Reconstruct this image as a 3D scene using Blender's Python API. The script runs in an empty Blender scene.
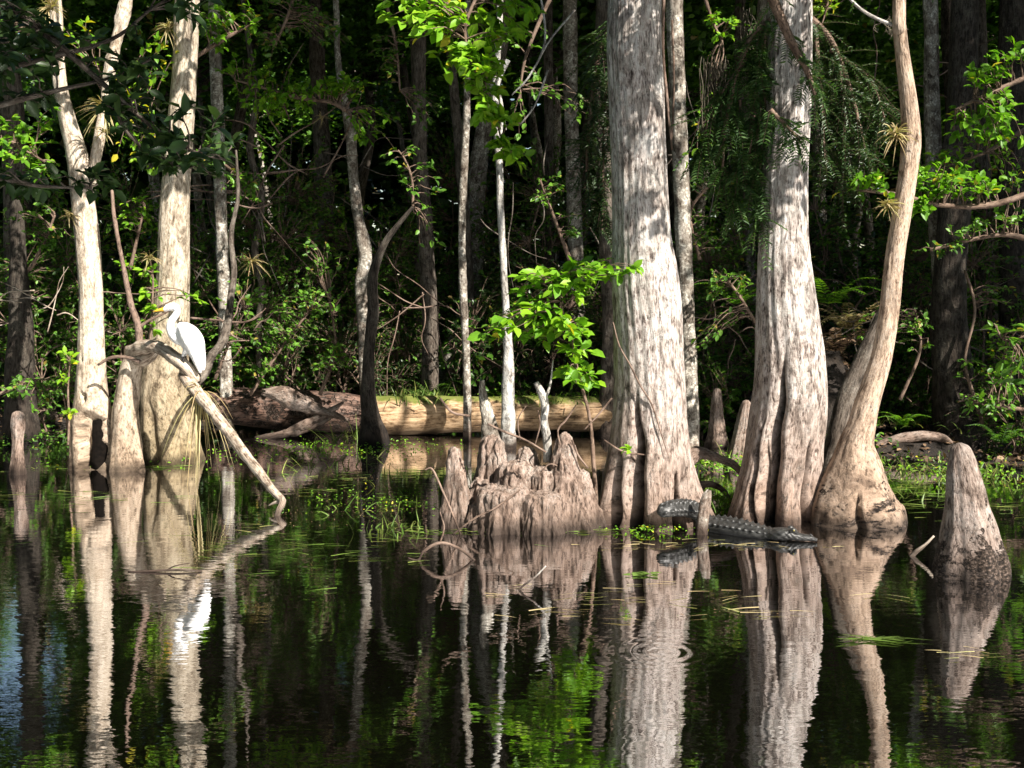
import bpy, math, random
import numpy as np
from mathutils import Vector

# ------------------------------------------------------------------ camera, sky, sun, exposure
sc = bpy.context.scene
C = bpy.data.collections.new("swamp"); sc.collection.children.link(C)
W_, H_, F = 1024, 768, 1100.0
CAMZ, PITCH = 2.0, math.atan(84 / 1100.0)
cam = bpy.data.objects.new("camera", bpy.data.cameras.new("camera"))
sc.collection.objects.link(cam)
cam.data.sensor_width = 36; cam.data.lens = 36 * F / W_
cam.data.clip_start = 0.05; cam.data.clip_end = 1000
cam.location = (0, 0, CAMZ); cam.rotation_euler = (math.pi / 2 - PITCH, 0, 0)
sc.camera = cam

SUN = Vector((0.78, -0.86, 1.0)).normalized()
elev = math.asin(SUN.z); azim = math.atan2(SUN.x, SUN.y)
world = bpy.data.worlds.new("World"); sc.world = world; world.use_nodes = True
nt = world.node_tree; bg = nt.nodes["Background"]
sky = nt.nodes.new("ShaderNodeTexSky"); sky.sky_type = 'NISHITA'; sky.sun_disc = False
sky.sun_elevation = elev; sky.sun_rotation = azim; sky.air_density = 1.3; sky.dust_density = 0.6
nt.links.new(sky.outputs[0], bg.inputs[0]); bg.inputs[1].default_value = 0.05
sl = bpy.data.lights.new("sun", 'SUN'); sl.energy = 5.0; sl.angle = math.radians(0.55); sl.color = (1.0, 0.93, 0.84)
so = bpy.data.objects.new("sun", sl); sc.collection.objects.link(so)
so.rotation_euler = SUN.to_track_quat('Z', 'Y').to_euler(); so.location = (10, -10, 20)
sc.view_settings.view_transform = 'Standard'; sc.view_settings.look = 'None'
sc.view_settings.exposure = 1.5; sc.view_settings.gamma = 1
sc.cycles.max_bounces = 5; sc.cycles.diffuse_bounces = 2; sc.cycles.glossy_bounces = 3
sc.cycles.transmission_bounces = 3; sc.cycles.sample_clamp_indirect = 4

rng = np.random.default_rng(7)
random.seed(7)

# ------------------------------------------------------------------ helpers
def P(px, py, Y):
    """point seen at pixel px,py whose distance along the view (world y) is Y"""
    u = (px - 512) / F; d = (py - 384) / F
    cp, sp = math.cos(PITCH), math.sin(PITCH)
    v = np.array([u, cp - d * sp, -sp - d * cp])
    v = v * (Y / v[1])
    return np.array([v[0], v[1], v[2] + CAMZ])

def YW(py, z=0.0):
    """distance at which height z is seen on row py"""
    d = (py - 384) / F; cp, sp = math.cos(PITCH), math.sin(PITCH)
    return (cp - d * sp) / (sp + d * cp) * (CAMZ - z)

def vnoise(p, seed=0):
    p = np.asarray(p, float); i = np.floor(p).astype(np.int64); f = p - i; f = f * f * (3 - 2 * f)
    out = np.zeros(len(p))
    for dx in (0, 1):
        for dy in (0, 1):
            for dz in (0, 1):
                h = ((i[:, 0] + dx) * 73856093) ^ ((i[:, 1] + dy) * 19349663) ^ ((i[:, 2] + dz) * 83492791) ^ (seed * 2654435761)
                h = (h ^ (h >> 13)) * 1274126177 & 0x7fffffff
                h = ((h ^ (h >> 16)) * 668265263) & 0xffffff
                w = (f[:, 0] if dx else 1 - f[:, 0]) * (f[:, 1] if dy else 1 - f[:, 1]) * (f[:, 2] if dz else 1 - f[:, 2])
                out += w * (h / 0x7fffff - 1)
    return out

def fbm(p, o=4, seed=0):
    a = np.zeros(len(p)); k = 1.0; q = np.array(p, float)
    for j in range(o):
        a += k * vnoise(q, seed + j); k *= 0.5; q = q * 2.03
    return a

class MB:
    def __init__(s):
        s.v = []; s.f4 = []; s.bk = []; s.lv = []; s.mi = []; s.n = 0
    def add(s, v, f, bk=None, lv=0.0, mi=0):
        v = np.asarray(v, float); f = np.asarray(f, np.int64)
        if f.shape[1] == 3: f = np.hstack([f, f[:, 2:3]])
        s.v.append(v); s.f4.append(f + s.n); s.n += len(v)
        s.bk.append(v.copy() if bk is None else bk)
        s.lv.append(np.full(len(v), lv) if np.isscalar(lv) else np.asarray(lv))
        s.mi.append(np.full(len(f), mi))
    def mesh(s, name, mats, origin=(0, 0, 0), smooth=True):
        v = np.vstack(s.v) - np.array(origin); f = np.vstack(s.f4)
        me = bpy.data.meshes.new(name)
        tri = f[:, 2] == f[:, 3]
        cnt = np.where(tri, 3, 4); st = np.concatenate([[0], np.cumsum(cnt)[:-1]])
        keep = np.ones(f.shape, bool); keep[tri, 3] = False
        li = f[keep]
        me.vertices.add(len(v)); me.vertices.foreach_set("co", v.ravel().astype(np.float32))
        me.loops.add(len(li)); me.loops.foreach_set("vertex_index", li.astype(np.int32))
        me.polygons.add(len(f)); me.polygons.foreach_set("loop_start", st.astype(np.int32))
        me.polygons.foreach_set("loop_total", cnt.astype(np.int32))
        me.polygons.foreach_set("material_index", np.concatenate(s.mi).astype(np.int32))
        me.polygons.foreach_set("use_smooth", np.full(len(f), smooth))
        me.update(calc_edges=True)
        a = me.attributes.new("bk", 'FLOAT_VECTOR', 'POINT'); a.data.foreach_set("vector", np.vstack(s.bk).ravel().astype(np.float32))
        a = me.attributes.new("lv", 'FLOAT', 'POINT'); a.data.foreach_set("value", np.concatenate(s.lv).astype(np.float32))
        for m in (mats if isinstance(mats, (list, tuple)) else [mats]): me.materials.append(m)
        return me
    def build(s, name, mats, parent=None, origin=None, smooth=True):
        if parent is not None: origin = absloc(parent)
        if origin is None: origin = (0, 0, 0)
        o = bpy.data.objects.new(name, s.mesh(name, mats, origin, smooth)); C.objects.link(o)
        if parent is not None: o.parent = parent
        else: o.location = origin
        return o

def absloc(o):
    l = np.zeros(3)
    while o is not None: l = l + np.array(o.location); o = o.parent
    return l

def thing(name, label, cat, loc, group=None):
    o = bpy.data.objects.new(name, None); C.objects.link(o); o.location = tuple(loc); o.empty_display_size = 0.2
    return tag(o, label, cat, group)
def tag(o, label, cat, group=None):
    o['label'] = label; o['category'] = cat
    if group: o['group'] = group
    return o

def catmull(pts, n):
    p = np.asarray(pts, float); m = len(p)
    if m == 2: t = np.linspace(0, 1, n)[:, None]; return p[0] * (1 - t) + p[1] * t
    q = np.vstack([2 * p[0] - p[1], p, 2 * p[-1] - p[-2]])
    x = np.linspace(0, m - 1 - 1e-9, n); i = x.astype(int); t = (x - i)[:, None]
    a, b, c, d = q[i], q[i + 1], q[i + 2], q[i + 3]
    return 0.5 * (2 * b + (c - a) * t + (2 * a - 5 * b + 4 * c - d) * t ** 2 + (3 * b - a - 3 * c + d) * t ** 3)

def tube(mb, pts, rad, segs=8, n=None, fn=None, noise=0.0, nfreq=3.0, cap=True, mi=0, lv=0.0, seed=0, ell=None):
    """loft along a smooth path. fn(theta, pos, s, R) reshapes the section; ell = (a,b) stretch of the two section axes"""
    m = len(pts); n = n or (m - 1) * 4 + 1
    pr = catmull(np.hstack([np.asarray(pts, float), np.asarray(rad, float).reshape(m, -1)]), n)
    c = pr[:, :3]; r = np.maximum(pr[:, 3], 1e-4)
    t = np.gradient(c, axis=0); t /= np.linalg.norm(t, axis=1)[:, None] + 1e-12
    n1 = np.zeros_like(c)
    ref = np.array([1.0, 0, 0]) if abs(t[0][0]) < 0.9 else np.array([0, 1.0, 0])
    if abs(t[0][2]) < 0.5 and ell is not None: ref = np.cross(t[0], [0, 0, 1.0])
    for k in range(n):
        a = ref - t[k] * ref.dot(t[k]); a /= np.linalg.norm(a) + 1e-12
        n1[k] = a; ref = a
    n2 = np.cross(t, n1)
    th = np.pi / 2 + np.arange(segs) * 2 * np.pi / segs
    L = np.concatenate([[0], np.cumsum(np.linalg.norm(np.diff(c, axis=0), axis=1))])
    TH, S = np.meshgrid(th, L); R = np.repeat(r[:, None], segs, 1)
    ea, eb = ell if ell is not None else (1, 1)
    ct, st = np.cos(TH)[..., None] * ea, np.sin(TH)[..., None] * eb
    if fn is not None:
        pos = c[:, None, :] + R[..., None] * (ct * n1[:, None] + st * n2[:, None])
        R = fn(TH, pos, S, R)
    bk = np.stack([np.cos(TH) * R.mean(), np.sin(TH) * R.mean(), S], -1).reshape(-1, 3)
    if noise:
        R = R * (1 + noise * fbm(bk * [nfreq / R.mean() * 0.3, nfreq / R.mean() * 0.3, nfreq / R.mean() * 0.12] + seed * 7.1, 4, seed).reshape(R.shape))
    v = (c[:, None, :] + R[..., None] * (ct * n1[:, None] + st * n2[:, None])).reshape(-1, 3)
    idx = np.arange(n * segs).reshape(n, segs); a = idx[:-1]; b = np.roll(a, -1, 1); d = idx[1:]; e = np.roll(d, -1, 1)
    f = np.stack([a, b, e, d], -1).reshape(-1, 4)
    if cap:
        v = np.vstack([v, c[0], c[-1]]); bk = np.vstack([bk, [0, 0, 0], [0, 0, L[-1]]])
        k0 = n * segs
        f0 = np.stack([idx[0], np.full(segs, k0), np.full(segs, k0), np.roll(idx[0], -1)], -1)
        f0 = np.stack([np.roll(idx[0], -1), idx[0], np.full(segs, k0), np.full(segs, k0)], -1)
        f1 = np.stack([idx[-1], np.roll(idx[-1], -1), np.full(segs, k0 + 1), np.full(segs, k0 + 1)], -1)
        f = np.vstack([f, f0, f1])
    mb.add(v, f, bk + [seed * 3.3, seed * 1.7, 0], lv, mi)
    return c, t, r

def pxpath(Y, rows):
    """rows (px, py, width_px[, Y]) -> points, radii"""
    pts, rad = [], []
    for q in rows:
        y = q[3] if len(q) > 3 else Y
        pts.append(P(q[0], q[1], y)); rad.append(q[2] / 2 * y / F)
    return pts, rad

# ------------------------------------------------------------------ materials
def node(nt, t, **k):
    n = nt.nodes.new(t)
    for a, b in k.items(): setattr(n, a, b)
    return n
def ramp(nt, stops, src, interp='LINEAR'):
    r = nt.nodes.new("ShaderNodeValToRGB"); r.color_ramp.interpolation = interp
    el = r.color_ramp.elements
    while len(el) < len(stops): el.new(0.5)
    for e, (p, c) in zip(el, stops):
        e.position = p; e.color = (*c, 1) if isinstance(c, tuple) else (c, c, c, 1)
    nt.links.new(src, r.inputs[0]); return r.outputs[0]
def mixc(nt, f, a, b, mode='MIX'):
    m = nt.nodes.new("ShaderNodeMix"); m.data_type = 'RGBA'; m.blend_type = mode
    for s, x in ((0, f), (6, a), (7, b)):
        if isinstance(x, (float, int)): m.inputs[s].default_value = x
        elif isinstance(x, tuple): m.inputs[s].default_value = (*x, 1)
        else: nt.links.new(x, m.inputs[s])
    return m.outputs[2]
def vmul(nt, src, v):
    n = nt.nodes.new("ShaderNodeVectorMath"); n.operation = 'MULTIPLY'; nt.links.new(src, n.inputs[0]); n.inputs[1].default_value = v
    return n.outputs[0]
def ntex(nt, vec, scale, detail=4, rough=0.55, dist=0.0):
    n = nt.nodes.new("ShaderNodeTexNoise"); n.inputs['Scale'].default_value = scale; n.inputs['Detail'].default_value = detail
    n.inputs['Roughness'].default_value = rough; n.inputs['Distortion'].default_value = dist
    nt.links.new(vec, n.inputs['Vector']); return n.outputs['Fac']
def newmat(name):
    m = bpy.data.materials.new(name); m.use_nodes = True
    return m, m.node_tree, m.node_tree.nodes["Principled BSDF"]
def math_(nt, op, a, b=None):
    n = nt.nodes.new("ShaderNodeMath"); n.operation = op
    for k, x in enumerate((a, b)):
        if x is None: continue
        if isinstance(x, (int, float)): n.inputs[k].default_value = x
        else: nt.links.new(x, n.inputs[k])
    return n.outputs[0]

def bark(name, dark, mid, light, lichen=(0.55, 0.55, 0.52), lich=0.5, stain=(0.16, 0.11, 0.085), stain_h=1.2, fib=34, zs=0.16, bump=1.0, moss=0.0, rough=0.92, rot=None):
    m, nt, b = newmat(name)
    at = node(nt, "ShaderNodeAttribute", attribute_name="bk").outputs['Vector']
    g = vmul(nt, at, (1, 1, zs))
    n1 = ntex(nt, g, fib * 1.7, 7, 0.68, 0.5)
    n2 = ntex(nt, vmul(nt, at, (1, 1, 0.5)), fib * 0.55, 5, 0.65, 0.6)
    n3 = ntex(nt, at, fib * 1.9, 3, 0.6)
    s = math_(nt, 'ADD', math_(nt, 'MULTIPLY', n1, 0.62), math_(nt, 'MULTIPLY', n2, 0.38))
    col = ramp(nt, [(0.405, dark), (0.465, mid), (0.53, light), (0.66, tuple(min(1, x * 1.25) for x in light))], s)
    lm = ramp(nt, [(0.47, 0.0), (0.56, 1.0)], ntex(nt, at, 5.5, 5, 0.7))
    sp = ramp(nt, [(0.5, 0.25), (0.6, 1.0)], n3)
    lf = math_(nt, 'MULTIPLY', math_(nt, 'MULTIPLY', lm, sp), lich)
    col = mixc(nt, lf, col, lichen)
    geo = node(nt, "ShaderNodeNewGeometry").outputs['Position']
    sx = nt.nodes.new("ShaderNodeSeparateXYZ"); nt.links.new(geo, sx.inputs[0])
    zz = math_(nt, 'ADD', sx.outputs[2], math_(nt, 'MULTIPLY', ntex(nt, at, 3.0, 3), -0.9))
    sf = nt.nodes.new("ShaderNodeMapRange"); nt.links.new(zz, sf.inputs[0])
    sf.inputs[1].default_value = stain_h - 0.55; sf.inputs[2].default_value = -0.45 + 0.0; sf.inputs[3].default_value = 0; sf.inputs[4].default_value = 0.92
    stc = ramp(nt, [(0.41, tuple(x * 0.3 for x in stain)), (0.48, stain), (0.64, tuple(min(1, x * 1.45) for x in stain))], s)
    col = mixc(nt, sf.outputs[0], col, stc)
    wf = nt.nodes.new("ShaderNodeMapRange"); nt.links.new(math_(nt, 'ADD', sx.outputs[2], math_(nt, 'MULTIPLY', n2, -0.10)), wf.inputs[0])
    wf.inputs[1].default_value = 0.10; wf.inputs[2].default_value = -0.01; wf.inputs[3].default_value = 0; wf.inputs[4].default_value = 0.88
    col = mixc(nt, wf.outputs[0], col, tuple(x * 0.22 for x in stain))
    bl = ntex(nt, vmul(nt, at, (1, 1, 0.45)), 7.0, 6, 0.7, 0.8)
    col = mixc(nt, 1.0, col, ramp(nt, [(0.36, (.36, .33, .31)), (0.47, (.80, .77, .74)), (0.56, (1.0, 1.0, 1.0))], bl), 'MULTIPLY')
    rt = None
    if rot is not None:
        rn_ = math_(nt, 'ADD', ntex(nt, at, 7.5, 6, 0.72), math_(nt, 'MULTIPLY', sx.outputs[2], -rot[1]))
        rt = ramp(nt, [(rot[0], 0.0), (rot[0] + .025, 1.0)], rn_)
        col = mixc(nt, rt, col, ramp(nt, [(.42, (0.006, 0.004, 0.003)), (.55, (0.04, 0.028, 0.02)), (.66, (.12, .09, .075))], n3))
    if moss > 0:
        nz = node(nt, "ShaderNodeNewGeometry").outputs['Normal']; s3 = nt.nodes.new("ShaderNodeSeparateXYZ"); nt.links.new(nz, s3.inputs[0])
        mf = ramp(nt, [(0.52, 0.0), (0.75, moss)], math_(nt, 'MULTIPLY', s3.outputs[2], math_(nt, 'ADD', ntex(nt, at, 7, 4), 0.35)))
        col = mixc(nt, mf, col, (0.10, 0.13, 0.02))
    nt.links.new(col, b.inputs['Base Color']); b.inputs['Roughness'].default_value = rough
    b.inputs['Specular IOR Level'].default_value = 0.25
    bp = nt.nodes.new("ShaderNodeBump"); bp.inputs['Strength'].default_value = bump; bp.inputs['Distance'].default_value = 0.03
    hh_ = math_(nt, 'ADD', s, math_(nt, 'MULTIPLY', n3, 0.2))
    if rt is not None: hh_ = math_(nt, 'ADD', hh_, math_(nt, 'MULTIPLY', rt, -0.8))
    nt.links.new(hh_, bp.inputs['Height']); nt.links.new(bp.outputs[0], b.inputs['Normal'])
    return m

def leafmat(name, stops, trans=0.35, rough=0.45):
    m, nt, b = newmat(name)
    lv = node(nt, "ShaderNodeAttribute", attribute_name="lv").outputs['Fac']
    col = ramp(nt, stops, lv)
    at = node(nt, "ShaderNodeNewGeometry").outputs['Position']
    col = mixc(nt, ramp(nt, [(0.4, 0.0), (0.65, 0.35)], ntex(nt, at, 40, 2)), col, mixc(nt, 1.0, col, (0.7, 0.62, 0.5), 'MULTIPLY'))
    nt.links.new(col, b.inputs['Base Color']); b.inputs['Roughness'].default_value = rough; b.inputs['Specular IOR Level'].default_value = 0.35
    tr = nt.nodes.new("ShaderNodeBsdfTranslucent"); nt.links.new(mixc(nt, 1.0, col, (1.0, 1.1, 0.45), 'MULTIPLY'), tr.inputs[0])
    mx = nt.nodes.new("ShaderNodeMixShader"); mx.inputs[0].default_value = trans
    nt.links.new(b.outputs[0], mx.inputs[1]); nt.links.new(tr.outputs[0], mx.inputs[2])
    nt.links.new(mx.outputs[0], nt.nodes["Material Output"].inputs[0])
    return m

M = {}
M['cyp'] = bark('cypress_bark', (0.055, 0.042, 0.038), (0.27, 0.235, 0.215), (0.52, 0.48, 0.45), lich=0.85, stain=(0.215, 0.145, 0.108), stain_h=2.0, fib=40)
M['cyp_pale'] = bark('pale_bark', (0.22, 0.17, 0.12), (0.40, 0.33, 0.25), (0.55, 0.48, 0.39), lichen=(0.62, 0.58, 0.5), lich=0.5, stain=(0.29, 0.215, 0.15), stain_h=1.7, fib=34, zs=0.4, bump=0.6)
M['cyp_olive'] = bark('olive_stained_bark', (0.16, 0.13, 0.085), (0.33, 0.27, 0.20), (0.50, 0.44, 0.35), lichen=(0.58, 0.55, 0.46), lich=0.5, stain=(0.20, 0.155, 0.085), stain_h=2.9, fib=34, zs=0.3, bump=0.8)
M['cyp_tan'] = bark('tan_bark', (0.11, 0.07, 0.045), (0.36, 0.27, 0.20), (0.48, 0.37, 0.28), lich=0.25, stain=(0.27, 0.20, 0.15), stain_h=1.6, fib=32, zs=0.35, bump=0.7)
M['knee'] = bark('knee_bark', (0.05, 0.033, 0.025), (0.17, 0.122, 0.097), (0.27, 0.205, 0.17), lich=0.3, stain=(0.14, 0.10, 0.078), stain_h=0.6, fib=38, zs=0.25, bump=0.7)
M['knee_rot'] = bark('crusted_knee_bark', (0.06, 0.042, 0.035), (0.20, 0.155, 0.13), (0.32, 0.26, 0.225), lich=0.3, stain=(0.17, 0.13, 0.11), stain_h=0.6, fib=34, zs=0.35, bump=1.0, rot=(.41, .42))
M['tan_rot'] = bark('crusted_tan_bark', (0.11, 0.07, 0.045), (0.36, 0.27, 0.20), (0.48, 0.37, 0.28), lich=0.25, stain=(0.24, 0.175, 0.13), stain_h=1.6, fib=32, zs=0.35, bump=0.8, rot=(.50, .30))
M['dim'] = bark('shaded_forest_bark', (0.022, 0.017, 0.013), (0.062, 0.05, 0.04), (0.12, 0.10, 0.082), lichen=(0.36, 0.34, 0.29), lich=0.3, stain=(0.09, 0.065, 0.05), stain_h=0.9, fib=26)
M['black_bark'] = bark('wet_shaded_black_bark', (0.008, 0.006, 0.005), (0.024, 0.019, 0.015), (0.055, 0.045, 0.036), lichen=(0.22, 0.21, 0.17), lich=0.25, stain=(0.025, 0.018, 0.014), stain_h=0.9, fib=30)  # wet bark with the shade on these trunks put into its colour
M['rust'] = bark('rotten_brown_wood', (0.012, 0.008, 0.006), (0.07, 0.042, 0.03), (0.17, 0.105, 0.08), lich=0.1, stain=(0.08, 0.05, 0.035), stain_h=0.5, fib=24, zs=.12, rot=(.5, .1))
M['spotty'] = bark('lichen_bark', (0.045, 0.033, 0.026), (0.12, 0.10, 0.08), (0.22, 0.195, 0.165), lichen=(0.62, 0.60, 0.53), lich=0.95, stain_h=0.5, fib=18, zs=0.5)
M['slim'] = bark('slim_grey_bark', (0.12, 0.11, 0.10), (0.30, 0.29, 0.27), (0.48, 0.47, 0.44), lichen=(0.6, 0.6, 0.56), lich=0.7, stain_h=0.3, fib=24, zs=0.4)
M['log'] = bark('log_wood', (0.07, 0.042, 0.022), (0.27, 0.175, 0.095), (0.43, 0.30, 0.18), lich=0.05, stain=(0.26, 0.18, 0.11), stain_h=0.2, fib=30, zs=0.05, bump=0.5, moss=0.9)
M['drift'] = bark('driftwood', (0.12, 0.085, 0.06), (0.32, 0.25, 0.19), (0.50, 0.43, 0.35), lich=0.1, stain_h=0.1, fib=36, zs=0.08, bump=0.6)
M['twig'] = bark('twig_wood', (0.16, 0.12, 0.09), (0.30, 0.24, 0.19), (0.44, 0.37, 0.30), lich=0.2, stain_h=0.0, fib=40, zs=0.3, bump=0.3)
M['stem'] = bark('green_brown_stem', (0.07, 0.06, 0.03), (0.14, 0.12, 0.06), (0.22, 0.19, 0.11), lich=0.1, stain_h=0.0, fib=40, zs=0.3, bump=0.3)
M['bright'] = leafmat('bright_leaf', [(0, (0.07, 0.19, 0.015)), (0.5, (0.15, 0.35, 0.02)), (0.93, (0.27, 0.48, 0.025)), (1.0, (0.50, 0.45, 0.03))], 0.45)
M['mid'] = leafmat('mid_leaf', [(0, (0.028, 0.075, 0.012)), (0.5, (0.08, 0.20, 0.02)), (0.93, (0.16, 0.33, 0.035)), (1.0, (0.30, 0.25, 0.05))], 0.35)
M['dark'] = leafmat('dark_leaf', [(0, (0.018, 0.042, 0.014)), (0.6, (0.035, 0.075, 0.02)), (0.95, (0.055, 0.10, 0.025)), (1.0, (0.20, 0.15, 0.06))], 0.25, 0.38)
M['needle'] = leafmat('cypress_needle', [(0, (0.03, 0.075, 0.018)), (0.6, (0.05, 0.115, 0.025)), (1.0, (0.08, 0.15, 0.03))], 0.35, 0.6)
M['grass'] = leafmat('grass_blade', [(0, (0.06, 0.12, 0.02)), (0.6, (0.14, 0.22, 0.04)), (0.9, (0.26, 0.28, 0.08)), (1.0, (0.40, 0.33, 0.17))], 0.3, 0.5)
M['straw'] = leafmat('dry_blade', [(0, (0.30, 0.22, 0.11)), (0.6, (0.48, 0.40, 0.22)), (1.0, (0.36, 0.38, 0.15))], 0.3, 0.6)
M['litter'] = leafmat('leaf_litter', [(0, (0.05, 0.03, 0.018)), (0.5, (0.13, 0.08, 0.045)), (0.9, (0.26, 0.17, 0.10)), (1.0, (0.10, 0.13, 0.04))], 0.1, 0.7)
M['moss'] = leafmat('spanish_moss_fibre', [(0, (0.09, 0.075, 0.055)), (1.0, (0.17, 0.15, 0.11))], 0.2, 0.9)

def make_ground():
    m, nt, b = newmat('forest_mud')
    g = node(nt, "ShaderNodeNewGeometry").outputs['Position']
    n = ntex(nt, g, 2.2, 8, 0.65); n2 = ntex(nt, g, 22, 5, 0.7)
    c = ramp(nt, [(0.35, (0.010, 0.007, 0.005)), (0.5, (0.026, 0.018, 0.012)), (0.65, (0.055, 0.038, 0.025))], math_(nt, 'ADD', math_(nt, 'MULTIPLY', n, .6), math_(nt, 'MULTIPLY', n2, .4)))
    nt.links.new(c, b.inputs['Base Color']); b.inputs['Roughness'].default_value = 0.9
    bp = nt.nodes.new("ShaderNodeBump"); bp.inputs['Distance'].default_value = 0.12; nt.links.new(n2, bp.inputs['Height']); nt.links.new(bp.outputs[0], b.inputs['Normal'])
    return m
M['mud'] = make_ground()

def make_water():
    m, nt, b = newmat('dark_swamp_water')
    pos = node(nt, "ShaderNodeNewGeometry").outputs['Position']
    b.inputs['Base Color'].default_value = (0.0022, 0.002, 0.0012, 1); b.inputs['Roughness'].default_value = 0.35
    b.inputs['Specular IOR Level'].default_value = 0.0
    gl = nt.nodes.new("ShaderNodeBsdfGlossy"); gl.inputs['Roughness'].default_value = 0.015; gl.inputs['Color'].default_value = (0.93, 0.93, 0.95, 1)
    # calm wind ripples, plus one ring spreading from where something touched the surface
    w1 = ntex(nt, vmul(nt, pos, (1.0, 2.6, 1)), 2.6, 3, 0.5, 0.3)
    w2 = ntex(nt, vmul(nt, pos, (1.0, 2.2, 1)), 11, 2, 0.5)
    patch = ramp(nt, [(0.40, 0.15), (0.62, 1.0)], ntex(nt, pos, 0.45, 2))
    h = math_(nt, 'ADD', math_(nt, 'MULTIPLY', w1, 0.65), math_(nt, 'MULTIPLY', math_(nt, 'MULTIPLY', w2, 0.30), patch))
    c0 = P(662, 652, YW(652))
    sub = nt.nodes.new("ShaderNodeVectorMath"); sub.operation = 'DISTANCE'; nt.links.new(pos, sub.inputs[0]); sub.inputs[1].default_value = tuple(c0)
    d = sub.outputs['Value']
    ring = math_(nt, 'MULTIPLY', math_(nt, 'SINE', math_(nt, 'MULTIPLY', d, 78.0)), math_(nt, 'POWER', 2.718, math_(nt, 'MULTIPLY', math_(nt, 'MULTIPLY', d, d), -9.0)))
    h = math_(nt, 'ADD', h, math_(nt, 'MULTIPLY', ring, 0.16))
    bp = nt.nodes.new("ShaderNodeBump"); bp.inputs['Strength'].default_value = 0.30; bp.inputs['Distance'].default_value = 0.008
    nt.links.new(h, bp.inputs['Height'])
    nt.links.new(bp.outputs[0], gl.inputs['Normal'])
    fr = nt.nodes.new("ShaderNodeFresnel"); fr.inputs['IOR'].default_value = 1.7; nt.links.new(bp.outputs[0], fr.inputs['Normal'])
    fac = nt.nodes.new("ShaderNodeMapRange"); nt.links.new(fr.outputs[0], fac.inputs[0])
    fac.inputs[1].default_value = 0; fac.inputs[2].default_value = 0.5; fac.inputs[3].default_value = 0.30; fac.inputs[4].default_value = 0.85
    mx = nt.nodes.new("ShaderNodeMixShader"); nt.links.new(fac.outputs[0], mx.inputs[0])
    nt.links.new(b.outputs[0], mx.inputs[1]); nt.links.new(gl.outputs[0], mx.inputs[2])
    nt.links.new(mx.outputs[0], nt.nodes["Material Output"].inputs[0])
    return m
M['water'] = make_water()

def plain(name, col, rough=0.6, spec=0.4, var=0.25, scale=30, bump=0.0):
    m, nt, b = newmat(name)
    g = node(nt, "ShaderNodeAttribute", attribute_name="bk").outputs['Vector']
    n = ntex(nt, g, scale, 4)
    c = mixc(nt, ramp(nt, [(0.35, 0.0), (0.65, 1.0)], n), tuple(x * (1 - var) for x in col), tuple(min(1, x * (1 + var)) for x in col))
    nt.links.new(c, b.inputs['Base Color']); b.inputs['Roughness'].default_value = rough; b.inputs['Specular IOR Level'].default_value = spec
    if bump:
        bp = nt.nodes.new("ShaderNodeBump"); bp.inputs['Distance'].default_value = 0.01; bp.inputs['Strength'].default_value = bump
        nt.links.new(n, bp.inputs['Height']); nt.links.new(bp.outputs[0], b.inputs['Normal'])
    return m
M['white'] = plain('white_feathers', (0.80, 0.80, 0.79), 0.8, 0.2, 0.06, 45, 0.9)
M['beak'] = plain('yellow_beak', (0.75, 0.42, 0.04), 0.4, 0.5, 0.1)
M['black'] = plain('black_legs', (0.02, 0.018, 0.018), 0.5, 0.4)
M['gator'] = plain('alligator_hide', (0.022, 0.022, 0.021), 0.46, 0.5, 0.65, 28, 0.7)
M['rot'] = plain('rotten_heartwood', (0.004, 0.0028, 0.002), 0.95, 0.1, 0.5, 25, 0.8)

# ------------------------------------------------------------------ leaves
def frames(d, up):
    d = d / (np.linalg.norm(d, axis=1)[:, None] + 1e-9)
    s = np.cross(d, up); s /= np.linalg.norm(s, axis=1)[:, None] + 1e-9
    u = np.cross(s, d)
    return d, s, u

LEAF = np.array([[0, 0, 0], [0.30, 0.5, 0.10], [0.68, 0.42, 0.08], [1.0, 0, -0.10], [0.68, -0.42, 0.08], [0.30, -0.5, 0.10], [0.5, 0, 0.0]])
LEAFF = np.array([[0, 1, 2, 6], [6, 2, 3, 3], [0, 6, 4, 5], [6, 3, 4, 4]])
LEAFF = np.array([[0, 6, 2, 1], [6, 3, 2, 2], [0, 5, 4, 6], [6, 4, 3, 3]])
def add_leaves(mb, pos, dirs, size, width=0.5, up=None, lvlo=0.0, lvhi=0.93, yellow=0.02, mi=0):
    n = len(pos)
    if n == 0: return
    size = np.broadcast_to(size, (n,))
    if up is None: up = np.array([0, 0, 0.7]) + np.array(SUN) * 0.8 + rng.normal(0, 0.5, (n, 3))
    d, s, u = frames(dirs, up)
    L = LEAF[None] * np.stack([size, size * width * 1.15, size], -1)[:, None]
    v = pos[:, None] + L[..., 0:1] * d[:, None] + L[..., 1:2] * s[:, None] + L[..., 2:3] * u[:, None]
    f = (LEAFF[None] + (np.arange(n) * 7)[:, None, None]).reshape(-1, 4)
    lv = rng.uniform(lvlo, lvhi, n); lv[rng.random(n) < yellow] = 1.0
    mb.add(v.reshape(-1, 3), f, None, np.repeat(lv, 7), mi)

def curve_to(a, b, sag=0.15, n=5, wob=0.04):
    a = np.array(a); b = np.array(b); t = np.linspace(0, 1, n)[:, None]; L = np.linalg.norm(b - a)
    p = a * (1 - t) + b * t + rng.normal(0, wob * L, (n, 3)) * (np.sin(t * np.pi))
    p[:, 2] += (np.sin(t[:, 0] * np.pi)) * sag * L
    return p

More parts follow.
